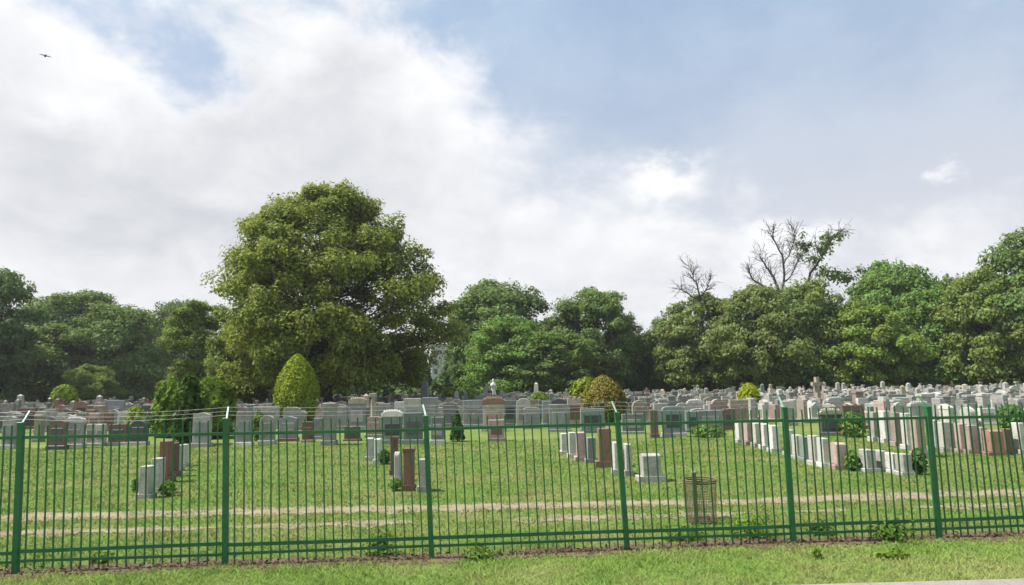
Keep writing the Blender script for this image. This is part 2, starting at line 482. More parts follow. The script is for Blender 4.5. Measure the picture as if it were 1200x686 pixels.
# pavement that just enters the picture at the bottom right
pa = ground(1000, 687); pb = ground(1200, 681.5)
pd = (pb - pa).normalized()
def pave_y(x): return pa.y + (x - pa.x) * pd.y / pd.x
mb = MB()
xs = [-14 + 1.5 * i for i in range(22)]
for i in range(21):
    a, b = xs[i] + 0.006, xs[i + 1] - 0.006
    vs = []
    for z in (-0.12, 0.032):
        vs += [(a, pave_y(a) - 1.5, z), (b, pave_y(b) - 1.5, z), (b, pave_y(b), z), (a, pave_y(a), z)]
    mb.add(vs, [(3, 2, 1, 0), (4, 5, 6, 7), (0, 1, 5, 4), (1, 2, 6, 5), (2, 3, 7, 6), (3, 0, 4, 7)])
tag(obj('pavement', mb.mesh('pavement', MAT['concrete'])), 'pale concrete pavement beside the verge', kind='structure')

# ------------------------------------------------------------------ leaves, trees
def leaf_quads(P, N, size, aspect=0.6, rg=rng):
    """rhombic leaf sprays: centres P, rough normals N"""
    n = len(P)
    N = N / (np.linalg.norm(N, axis=1, keepdims=True) + 1e-9)
    R = rg.normal(size=(n, 3)); A = np.cross(N, R); A /= (np.linalg.norm(A, axis=1, keepdims=True) + 1e-9)
    B = np.cross(N, A)
    s = size * rg.uniform(0.55, 1.35, size=(n, 1))
    a = A * s; b = B * s * aspect
    V = np.stack([P - a, P - b - a * 0.15, P + a, P + b - a * 0.15], axis=1).reshape(-1, 3)
    Fc = np.arange(4 * n).reshape(n, 4)
    return V, Fc

def crown_clusters(rg, R, H, cb, nclus, prof, lobes=5, lean=(0, 0), inner=0.3):
    """cluster centres through the crown volume, most of them near its surface"""
    ph = rg.uniform(0, 6.28, 4); out = []
    tries = 0
    while len(out) < nclus and tries < nclus * 60:
        tries += 1
        t = rg.uniform(0.0, 1.0); a = rg.uniform(0, 6.283)
        rr = R * prof(t) * (1 + 0.16 * math.sin(lobes * a + ph[0] + 3 * t) + 0.12 * math.sin(2 * a + ph[1]) + 0.10 * math.sin(9 * t + ph[2] + a))
        if rg.uniform() > (0.25 + rr / R): continue
        f = math.sqrt(rg.uniform(inner, 1.0))
        p = np.array([rr * f * math.cos(a) + lean[0] * t, rr * f * math.sin(a) + lean[1] * t, cb + (H - cb) * t])
        out.append(p)
    return np.array(out)

def make_tree(seed, R, H, cb, nclus, per, leaf, prof, rc=(0.15, 0.26), trunk_r=0.35, lobes=5, mat='leaf', inner=0.3, limb_share=0.4, squash=0.62, clear=None):
    rg = np.random.default_rng(seed)
    Cc = crown_clusters(rg, R * 0.86, H * 0.95, cb, nclus, prof, lobes, inner=inner)
    if clear: Cc = np.array([c for c in Cc if not (abs(c[0]) < clear[0] and c[1] < 2 and c[2] < clear[1])])
    Ps = []; Ns = []
    for c in Cc:
        r = R * rg.uniform(*rc)
        d = rg.normal(size=(per, 3)); d /= np.linalg.norm(d, axis=1, keepdims=True)
        keep = (d[:, 2] > -0.35) | (rg.uniform(size=per) < 0.35)
        d = d[keep]
        rad = r * rg.uniform(0.2, 1.0, size=(len(d), 1)) ** 0.45
        rad *= 1 + 0.25 * np.sin(5 * d[:, :1] + 3 * d[:, 1:2] + c[0]) 
        p = c + d * rad * np.array([1, 1, squash])
        outw = c - np.array([0, 0, cb + (H - cb) * 0.35]); outw = outw / (np.linalg.norm(outw) + 1e-6)
        n_ = 0.75 * d + 0.35 * outw + np.array([0, 0, 0.45]) + 0.55 * rg.normal(size=d.shape)
        Ps.append(p); Ns.append(n_)
    # loose outlying sprays break the outline
    k = nclus * 10
    ci = rg.integers(0, len(Cc), k); d = rg.normal(size=(k, 3)); d /= np.linalg.norm(d, axis=1, keepdims=True)
    Ps.append(Cc[ci] + d * R * rg.uniform(0.6, 1.12, size=(k, 1)) * rc[1] * np.array([1, 1, 0.8])); Ns.append(d + np.array([0, 0, 0.5]))
    P = np.concatenate(Ps); N = np.concatenate(Ns)
    lowlim = max(0.35, cb * 0.55)
    ok = P[:, 2] > lowlim
    V, Fc = leaf_quads(P[ok], N[ok], leaf, 0.6, rg)
    crown = mesh_np('crown', V, Fc, MAT[mat])
    # trunk with limbs that reach into the clusters
    m = MB(); top = cb + (H - cb) * 0.62
    tp = []; tr = []
    for i in range(9):
        t = i / 8
        tp.append((0.10 * R * 0.3 * math.sin(3 * t + seed), 0.10 * R * 0.3 * math.sin(2.3 * t + 1 + seed), top * t - 0.15 * (i == 0)))
        tr.append(trunk_r * (1.45 if i == 0 else 1.0) * (1 - 0.82 * t ** 1.1))
    m.tube(tp, tr, 9)
    order = rg.permutation(len(Cc))[:int(len(Cc) * limb_share)]
    for ix in order:
        c = Cc[ix]; hfrac = min(0.92, max(0.22, (c[2] - 0.28 * math.hypot(c[0], c[1])) / top * 0.85))
        q = hfrac * 8; i0 = int(q); f = q - i0
        s = Vector(tp[i0]).lerp(Vector(tp[min(i0 + 1, 8)]), f); rs = tr[i0] * 0.42
        e = Vector(c); mid = s.lerp(e, 0.5) + Vector((rg.normal() * 0.04 * R, rg.normal() * 0.04 * R, -0.05 * R))
        m.tube([s, s.lerp(mid, 0.55), mid, mid.lerp(e, 0.6), e], [rs, rs * 0.75, rs * 0.5, rs * 0.3, rs * 0.12], 5, False)
    trunk = m.mesh('trunk', MAT['bark'], True)
    return trunk, crown

def p_round(t): return math.sqrt(max(0.0, 1 - (2 * t - 0.85) ** 2 / 1.35))
def p_dome(t): return math.sqrt(max(0.0, 1 - t ** 2.2)) * (0.72 + 0.28 * min(1, t * 4))
def p_tall(t): return math.sqrt(max(0.0, 1 - abs(2 * t - 0.8) ** 2.4 / 1.7))
def p_cone(t): return max(0.03, (1 - t) ** 0.85)

PROTO = {
    'round':  make_tree(11, 6.0, 13.0, 1.2, 130, 430, 0.17, p_round, trunk_r=0.34),
    'dome':   make_tree(23, 6.6, 12.0, 0.8, 140, 430, 0.17, p_dome, trunk_r=0.38, lobes=4),
    'tall':   make_tree(35, 5.0, 15.0, 1.2, 130, 430, 0.16, p_tall, trunk_r=0.33, lobes=3),
    'loose':  make_tree(47, 6.2, 13.5, 2.2, 110, 400, 0.17, p_round, rc=(0.12, 0.22), trunk_r=0.36, lobes=5),
    'spread': make_tree(59, 7.5, 11.5, 1.6, 150, 400, 0.18, p_dome, rc=(0.12, 0.21), trunk_r=0.4, lobes=6),
}
DIM = {}
for k_, (t_, c_) in PROTO.items():
    co = np.empty(len(c_.vertices) * 3, dtype=np.float32); c_.vertices.foreach_get('co', co); co = co.reshape(-1, 3)
    DIM[k_] = (float(np.percentile(np.hypot(co[:, 0], co[:, 1]), 98)), float(np.percentile(co[:, 2], 99.8)))

def place_tree(kind, px, top_py, wpx, Yd, tint, rz, label, group='trees along the back of the cemetery', name='leafy_tree'):
    tr, cr = PROTO[kind]; R, H = DIM[kind]
    base_h = at_depth(px, top_py, Yd)
    s_xy = 1.12 * (wpx / FPX * Yd) / 2 / R; s_z = base_h.z / H
    t = thing(name, (base_h.x, Yd, 0), rz, label, 'tree', group)
    t.scale = (s_xy, s_xy, s_z)
    a = obj('trunk', tr, t); b = obj('crown', cr, t)
    b.color = (*tint, 1)
    return t

# the big lime tree
def p_big(t):
    if t < 0.25: return 0.82 + 0.72 * t
    return max(0.0, 1 - ((t - 0.25) / 0.76) ** 2.1) ** 0.62
BIG_Y = 56.0
bt, bc = make_tree(101, 10.4, 19.6, 2.2, 450, 540, 0.135, p_big, rc=(0.085, 0.15), trunk_r=0.62, lobes=3, inner=0.30, limb_share=0.30, squash=0.72, clear=(1.3, 4.6))
bp = at_depth(377, 450, BIG_Y)
big = thing('broad_lime_tree', (bp.x, BIG_Y, 0), 0.0, 'largest tree, a broad round crown of yellowish green leaves, left of centre', 'tree')
obj('trunk', bt, big); o = obj('crown', bc, big); o.color = (1.42, 1.24, 0.62, 1)

G1 = (0.98, 1.08, 0.88); G2 = (1.22, 1.2, 0.75); G3 = (0.80, 0.93, 0.86); G4 = (1.40, 1.45, 0.75); G5 = (1.18, 1.10, 0.88); G6 = (1.02, 1.28, 0.78)
TREES = [
    ('round', -22, 308, 122, 74, G3, 0.3, 'dark tree cut off by the left edge of the picture'),
    ('dome', 62, 352, 110, 98, G3, 1.9, 'dark round tree second from the left edge, behind a paler one'),
    ('round', 92, 342, 120, 100, G1, 4.0, 'tree with the highest top between the left edge and the big lime tree'),
    ('dome', 128, 357, 120, 86, G1, 2.2, 'broad mid green tree in front of the left tree line'),
    ('loose', 60, 385, 105, 84, G5, 5.0, 'dull olive tree in the left tree line, right of the edge tree'),
    ('dome', 203, 354, 100, 97, G3, 0.9, 'dark tree just left of the big lime tree'),
    ('dome', 108, 428, 66, 79, G2, 3.3, 'small low bushy tree standing before the left tree line'),
    ('tall', 236, 354, 82, 64, G2, 1.2, 'slim yellowish tree touching the left side of the big lime tree'),
    ('dome', 284, 372, 80, 60, G2, 2.5, 'low leafy tree under the left flank of the big lime tree'),
    ('round', 582, 331, 118, 92, G1, 0.2, 'tallest tree of the middle clump, right of the big lime tree'),
    ('loose', 553, 362, 50, 90, G3, 2.0, 'dark tree at the left end of the middle clump, beside the pale tower'),
    ('dome', 602, 372, 124, 82, G6, 3.6, 'bright green tree in the front of the middle clump'),
    ('round', 697, 339, 106, 88, G1, 5.1, 'tree at the right of the middle clump with a rounded top'),
    ('loose', 655, 392, 92, 79, G1, 1.1, 'lower tree in the middle of the middle clump with visible trunk'),
    ('dome', 735, 370, 58, 92, G3, 4.4, 'small dark tree closing the right end of the middle clump'),
    ('dome', 772, 374, 70, 94, G3, 0.7, 'dark narrow tree at the left end of the right tree line'),
    ('spread', 825, 346, 124, 86, G5, 2.9, 'olive spreading tree below the small bare snag'),
    ('spread', 885, 336, 122, 79, G5, 0.1, 'olive spreading tree left of the dead branches'),
    ('dome', 955, 330, 104, 79, G2, 3.9, 'tree just behind the dead branching tree'),
    ('spread', 1003, 356, 122, 77, G4, 1.7, 'bright yellowish green tree in the front of the right tree line'),
    ('round', 1042, 308, 100, 94, G6, 5.6, 'tree with a pointed top in the middle of the right tree line'),
    ('dome', 1090, 340, 112, 82, G6, 4.8, 'mid green tree with its trunk showing in the right tree line'),
    ('spread', 1150, 318, 124, 78, G2, 3.0, 'spreading tree second from the right edge'),
    ('round', 925, 345, 110, 80, G1, 1.0, 'mid green tree hiding the trunk of the dead branching tree'),
    ('dome', 1122, 326, 110, 90, G1, 2.0, 'darker tree behind the gap left of the spreading tree at the right'),
    ('round', 1222, 262, 140, 74, G1, 2.4, 'tallest tree of the right tree line, cut off by the right edge'),
]
for t in TREES: place_tree(*t)

# dead branching tree and the bare snag further left
def dead_tree(px, base_py, Yd, limbs, label, trunk_px=14, leafy=None):
    b = at_depth(px, 455, Yd); root = thing('dead_tree', (b.x, Yd, 0), 0, label, 'tree', 'dead trees in the right tree line')
    m = MB(); k = Yd / FPX; rg = np.random.default_rng(px)
    def P(x, y, dy=0.0): q = at_depth(x, y, Yd); return Vector((q.x - b.x, dy, q.z))
    for pts, r0, r1, dep in limbs:
        vs = [P(x, y, dep * i / max(1, len(pts) - 1)) for i, (x, y) in enumerate(pts)]
        vs2 = []
        for i in range(len(vs) - 1):
            for s in range(3):
                j = vs[i].lerp(vs[i + 1], s / 3); vs2.append(j + Vector(rg.normal(size=3)) * 0.07)
        vs2.append(vs[-1])
        if base_py and pts[0][1] > 440: vs2[0] = Vector((vs[0].x, 0, -0.1))
        rads = [(r0 + (r1 - r0) * i / (len(vs2) - 1)) * k for i in range(len(vs2))]
        rads = [q * 0.5 for q in rads]; m.tube(vs2, rads, 6)
        # twigs
        for i in range(2, len(vs2)):
            if pts[-1][1] > 345: break
            for q in range(5):
                d = (vs2[i] - vs2[i - 1]).normalized()
                d = (d * 0.7 + Vector((rg.normal() * 0.75, rg.normal() * 0.75, rg.normal() * 0.5 + 0.35))).normalized()
                L = rg.uniform(0.7, 1.9)
                e = vs2[i] + d * L; mid = vs2[i] + d * L * 0.5 + Vector(rg.normal(size=3)) * 0.10
                m.tube([vs2[i], mid, e], [0.032, 0.022, 0.010], 4, False)
                for z in range(3):
                    d2 = (d + Vector(rg.normal(size=3)) * 0.7).normalized(); s0 = mid.lerp(e, rg.uniform(0, 1))
                    m.tube([s0, s0 + d2 * rg.uniform(0.4, 1.0)], [0.022, 0.010], 3, False)
    obj('trunk', m.mesh('trunk', MAT['deadwood'], True), root)
    if leafy:
        Ps = []; Ns = []
        for (x, y, r, n) in leafy:
            c = np.array(P(x, y, rg.uniform(-0.8, 0.8)))
            d = rg.normal(size=(n, 3)); d /= np.linalg.norm(d, axis=1, keepdims=True)
            Ps.append(c + d * (r * k * 1.5) * rg.uniform(0.05, 1, size=(n, 1)) * np.array([1.1, 1, 0.6]) + rg.normal(size=(n, 3)) * 0.25); Ns.append(d + np.array([0, 0, 0.5]))
        V, Fc = leaf_quads(np.concatenate(Ps), np.concatenate(Ns), 0.21, 0.6, rg)
        cr = obj('crown', mesh_np('crown', V, Fc, MAT['leaf']), root); cr.color = (0.85, 0.95, 0.8, 1)
    return root
dead_tree(938, 460, 82.5, [
    ([(938, 462), (934, 420), (925, 375), (914, 345)], 8, 4.5, 0.0),
    ([(914, 345), (896, 338), (880, 328), (874, 318)], 3.4, 1.0, -1.0),
    ([(914, 345), (908, 325), (899, 312), (893, 298)], 3.6, 1.2, 0.8),
    ([(916, 348), (920, 322), (918, 300), (908, 280), (905, 270)], 3.4, 0.7, 0.5),
    ([(918, 310), (926, 296), (930, 282), (928, 270)], 1.6, 0.5, -0.6),
    ([(920, 330), (928, 318), (934, 300)], 1.6, 0.6, -1.0),
    ([(928, 385), (944, 348), (950, 320), (962, 300), (972, 284), (984, 272)], 4.2, 0.8, -0.5),
    ([(962, 300), (956, 290), (940, 285)], 1.6, 0.5, 0.4),
    ([(934, 420), (900, 416), (870, 424), (856, 431)], 2.6, 1.2, -4.0),
    ([(925, 375), (900, 360), (880, 357)], 2.6, 1.0, -3.5)],
    'mostly dead tree with bare grey branches rising above the right tree line',
    leafy=[(972, 285, 9, 170), (980, 277, 7, 110), (962, 294, 8, 130), (945, 288, 8, 140), (936, 300, 6, 70), (952, 304, 9, 140), (966, 278, 6, 70), (940, 276, 5, 40),
           (978, 322, 11, 220), (994, 325, 10, 200), (962, 318, 9, 150), (1005, 318, 6, 80)])
dead_tree(822, 460, 84.0, [
    ([(826, 462), (824, 400), (820, 352)], 5, 3, 0.0),
    ([(820, 352), (818, 335), (812, 322), (808, 312)], 2.4, 0.6, 0.3),
    ([(820, 352), (806, 345), (796, 340)], 2.0, 0.6, -0.5),
    ([(820, 350), (828, 340), (834, 328)], 1.8, 0.6, 0.6)],
    'small leafless snag poking above the olive trees')

# a wood that closes the view behind the trees
def back_wood():
    rg = np.random.default_rng(5); P = []; N = []
    n = 80000
    x = rg.uniform(-150, 150, n)
    h = 9.5 + 1.8 * np.sin(x * 0.13 + 1) + 1.3 * np.sin(x * 0.41) + 0.7 * np.sin(x * 1.1)
    gap = np.exp(-((x + 13.6) / 1.9) ** 2)
    u = rg.uniform(0, 1, n) ** 0.7
    z = 0.3 + h * u * (1 - 0.93 * gap)
    y = 118 + rg.normal(size=n) * 2.2 * (1.2 - 0.6 * u) + 1.5 * np.sin(x * 0.6 + z * 0.5)
    low = rg.uniform(size=n) < 0.35
    z = np.where(low, 0.2 + (2.6 + 0.9 * np.sin(x * 0.5)) * u * (1 - 0.9 * gap), z)
    y = np.where(low, 101 + rg.normal(size=n) * 1.6, y)
    P = np.stack([x, y, z], 1); N = rg.normal(size=(n, 3)) + np.array([0, -0.5, 0.6])
    V, Fc = leaf_quads(P, N, 0.62, 0.65, rg)
    o = obj('distant_wood', mesh_np('distant_wood', V, Fc, MAT['leaf'])); o.color = (0.62, 0.78, 0.72, 1)
    tag(o, 'dark mass of woodland behind the tree lines', 'wood', kind='stuff')
back_wood()

# ------------------------------------------------------------------ shrubs and low plants
def make_shrub(seed, R, H, prof, n, leaf, stem=True, depth=0.75, lump=0.10, zb=0.05, up=0.5):
    rg = np.random.default_rng(seed)
    t = rg.uniform(0, 1, n) ** 0.9; a = rg.uniform(0, 6.283, n)
    pr = np.array([prof(v) for v in t])
    f = rg.uniform(depth, 1.0, n) + lump * np.sin(4 * a + 7 * t + seed) + lump * np.sin(9 * a - 13 * t) + lump * 0.7 * np.sin(17 * t + 3 * a)
    P = np.stack([R * pr * f * np.cos(a), R * pr * f * np.sin(a), zb + (H - zb) * t], 1)
    N = np.stack([np.cos(a), np.sin(a), np.full(n, up)], 1) + 0.5 * rg.normal(size=(n, 3))
    V, Fc = leaf_quads(P, N, leaf, 0.6, rg)
    return V, Fc
def p_egg(t): return max(0.05, math.sin(math.pi * min(1, (t * 0.84 + 0.16))) ** 0.62)
def p_ball(t): return math.sqrt(max(0.01, 1 - (2 * t - 0.8) ** 2 / 1.45))
def p_cone2(t): return max(0.04, (1 - t) ** 0.72)

def shrub(name, px, base_py, wpx, hpx, prof, n, leaf, tint, label, mat='needle', seed=1, cat='shrub', group=None, depth=0.75, lump=0.10, Yd=None, up=0.5):
    g_ = ground(px, base_py)
    if Yd: g_ = at_depth(px, 450, Yd); g_.z = 0
    k = g_.y / FPX; R = wpx * k / 2; H = hpx * k
    if Yd: H = at_depth(px, base_py - hpx, Yd).z
    root = thing(name, (g_.x, g_.y, 0), 0, label, cat, group)
    V, Fc = make_shrub(seed, R, H, prof, n, leaf, depth=depth, lump=lump, up=up)
    f = obj('foliage', mesh_np('foliage', V, Fc, MAT[mat]), root); f.color = (*tint, 1)
    m = MB(); m.tube([(0, 0, -0.05), (0.01, 0, H * 0.4), (0, 0.01, H * 0.8)], [R * 0.09, R * 0.06, R * 0.02], 6)
    for q in range(5):
        a = q * 1.3 + seed; m.tube([(0, 0, H * 0.15), (R * 0.45 * math.cos(a), R * 0.45 * math.sin(a), H * 0.45)], [R * 0.045, R * 0.02], 5)
    obj('stem', m.mesh('stem', MAT['bark'], True), root)
    return root
shrub('clipped_evergreen', 348, 499, 50, 84, p_egg, 15000, 0.06, (1.75, 1.55, 0.75), 'bright green egg shaped evergreen in front of the big tree trunk', seed=3, Yd=38, lump=0.035)
shrub('clipped_evergreen', 707, 500, 52, 60, p_egg, 12000, 0.06, (1, 1, 1), 'cone shaped evergreen turning orange and rust beside the fourth fence post', mat='rusty', seed=5, Yd=36, lump=0.045)
shrub('yellow_shrub', 687, 497, 40, 54, p_ball, 4500, 0.11, (1.5, 1.35, 0.7), 'loose yellowish shrub behind the rust coloured evergreen', seed=6, Yd=44, lump=0.15)
shrub('round_shrub', 877, 478, 25, 28, p_ball, 2600, 0.12, (2.1, 1.7, 0.5), 'small round yellow shrub among the far headstones on the right', seed=7, Yd=45, lump=0.06)
shrub('round_shrub', 248, 498, 52, 55, p_ball, 7500, 0.11, (1.05, 1.15, 0.8), 'round green shrub left of the big tree, right of the dark conifer', seed=8, Yd=31, lump=0.12)
shrub('round_shrub', 202, 494, 38, 47, p_ball, 4200, 0.11, (0.95, 1.1, 0.8), 'green shrub on the left side of the dark conifer', seed=18, Yd=32, lump=0.14)
shrub('dark_conifer', 222, 520, 30, 82, p_ball, 4200, 0.09, (0.40, 0.55, 0.55), 'dark loose conifer with painted shade between two green shrubs left of the second post', seed=9, Yd=27.5, lump=0.22, depth=0.25)  # dark tint and low bulk also stand in for shade under the shrubs
shrub('dark_conifer', 536, 517, 18, 33, p_cone2, 2200, 0.055, (0.28, 0.42, 0.45), 'small dark conical bush right of the third fence post', seed=10, lump=0.10)
shrub('round_shrub', 76, 475, 28, 24, p_ball, 1800, 0.13, (1.5, 1.5, 0.7), 'bright green ball shrub below the left tree line', seed=11, Yd=66)
shrub('leafy_bush', 158, 508, 22, 30, p_ball, 1800, 0.075, (1.8, 1.75, 0.6), 'yellow green leafy bush between the dark headstones at the left', mat='leaf', seed=12, lump=0.2, depth=0.3)
shrub('leafy_bush', 303, 517, 14, 34, p_ball, 1100, 0.075, (1.0, 1.2, 0.8), 'tall weedy bush between grey stones right of the second fence post', mat='leaf', seed=13, lump=0.2, depth=0.3)
shrub('leafy_bush', 632, 486, 26, 26, p_ball, 1500, 0.12, (1.3, 1.3, 0.8), 'low green bush left of the yellowish shrub', mat='leaf', seed=14, lump=0.15, Yd=50)
shrub('leafy_bush', 528, 476, 22, 22, p_ball, 1300, 0.13, (1.5, 1.5, 0.9), 'yellow green bush in front of the pale tower', mat='leaf', seed=15, lump=0.15, Yd=62)
shrub('leafy_bush', 552, 476, 22, 19, p_ball, 1300, 0.13, (1.6, 1.55, 0.9), 'low yellow green bush right of the pale tower', mat='leaf', seed=16, lump=0.15, Yd=60)
shrub('leafy_bush', 450, 544, 13, 15, p_ball, 700, 0.05, (0.55, 0.8, 0.7), 'dark leafy plant beside the red pillar stones', mat='leaf', seed=20, lump=0.2, depth=0.2)
shrub('leafy_bush', 464, 574, 16, 11, p_ball, 600, 0.04, (0.95, 1.2, 0.7), 'low green plant in front of the dark red pillar stone', mat='leaf', seed=21, lump=0.2, depth=0.2)
shrub('leafy_bush', 196, 582, 16, 17, p_ball, 800, 0.035, (1.1, 1.4, 0.7), 'low green plant right of the two nearest grey stones', mat='leaf', seed=22, lump=0.2, depth=0.2)
shrub('leafy_bush', 1000, 551, 16, 21, p_ball, 800, 0.05, (0.9, 1.1, 0.7), 'leafy plant right of the low pink stone', mat='leaf', seed=23, lump=0.2, depth=0.2)
shrub('leafy_bush', 1078, 556, 16, 28, p_ball, 900, 0.055, (0.55, 0.75, 0.6), 'dark bush left of the rightmost fence post', mat='leaf', seed=24, lump=0.2, depth=0.2)
shrub('leafy_bush', 1186, 502, 26, 26, p_ball, 1500, 0.08, (0.9, 1.15, 0.8), 'green bush among the headstones at the right edge', mat='leaf', seed=25, lump=0.15)
shrub('leafy_bush', 830, 512, 40, 13, p_ball, 1400, 0.06, (0.9, 1.1, 0.7), 'low spreading plant below the wide stones right of the fourth post', mat='leaf', seed=26, lump=0.2, depth=0.2)
shrub('leafy_bush', 1000, 512, 26, 28, p_ball, 1500, 0.07, (1.0, 1.1, 0.7), 'green bush beside the dark stone with the pale carved cap', mat='leaf', seed=27, lump=0.2, depth=0.2)
# a flowering plant at the first short row
fl = shrub('flowering_plant', 160, 577, 13, 15, p_ball, 420, 0.035, (0.7, 0.9, 0.6), 'small white flowered plant left of the nearest grey stone', mat='leaf', seed=28, lump=0.2, depth=0.2, cat='plant')
m = MB(); rg = np.random.default_rng(3)
for q in range(9):
    a = rg.uniform(0, 6.28); r = rg.uniform(0.02, 0.12); m.lathe([(0.004, 0), (0.02, 0.012), (0.016, 0.022), (0.003, 0.024)], 6, (r * math.cos(a), r * math.sin(a), rg.uniform(0.16, 0.30)))
obj('flowers', m.mesh('flowers', MAT['flower']), fl)

# ------------------------------------------------------------------ headstones
def outline(kind, w_, h_, rg):
    x = w_ / 2
    if kind == 'flat': return [(-x, 0), (x, 0), (x, h_ * 0.985), (x * 0.97, h_), (-x * 0.97, h_), (-x, h_ * 0.985)]
    if kind == 'round':
        r = min(0.42 * w_, 0.30 * h_)
        return [(-x, 0), (x, 0)] + [(x * math.cos(a), h_ - r + r * math.sin(a)) for a in [math.pi * i / 10 for i in range(11)]]
    if kind == 'low':
        r = 0.14 * w_
        return [(-x, 0), (x, 0)] + [(x * math.cos(a), h_ - r + r * math.sin(a)) for a in [math.pi * i / 10 for i in range(11)]]
    if kind == 'serp':
        return [(-x, 0), (x, 0)] + [(x * (1 - 2 * i / 14), h_ - 0.11 * w_ * (1 - math.cos(2 * math.pi * (i / 14)) * -1) * 0.5) for i in range(15)]
    if kind == 'shoulder':
        s = 0.68 * x; r = s
        sh = h_ - r * 0.75
        return [(-x, 0), (x, 0), (x, sh - 0.02), (s * 1.05, sh)] + [(s * math.cos(a), sh + r * 0.75 * math.sin(a)) for a in [math.pi * i / 10 for i in range(11)]] + [(-s * 1.05, sh), (-x, sh - 0.02)]
    if kind == 'peak':
        return [(-x, 0), (x, 0), (x, h_ * 0.84), (x * 0.5, h_ * 0.93), (0, h_), (-x * 0.5, h_ * 0.93), (-x, h_ * 0.84)]
    if kind == 'rough':
        return [(-x, 0), (x, 0)] + [(x * (1 - 2 * i / 9) * rg.uniform(0.93, 1.0), h_ * rg.uniform(0.90, 1.0)) for i in range(10)]
    return [(-x, 0), (x, 0), (x, h_), (-x, h_)]

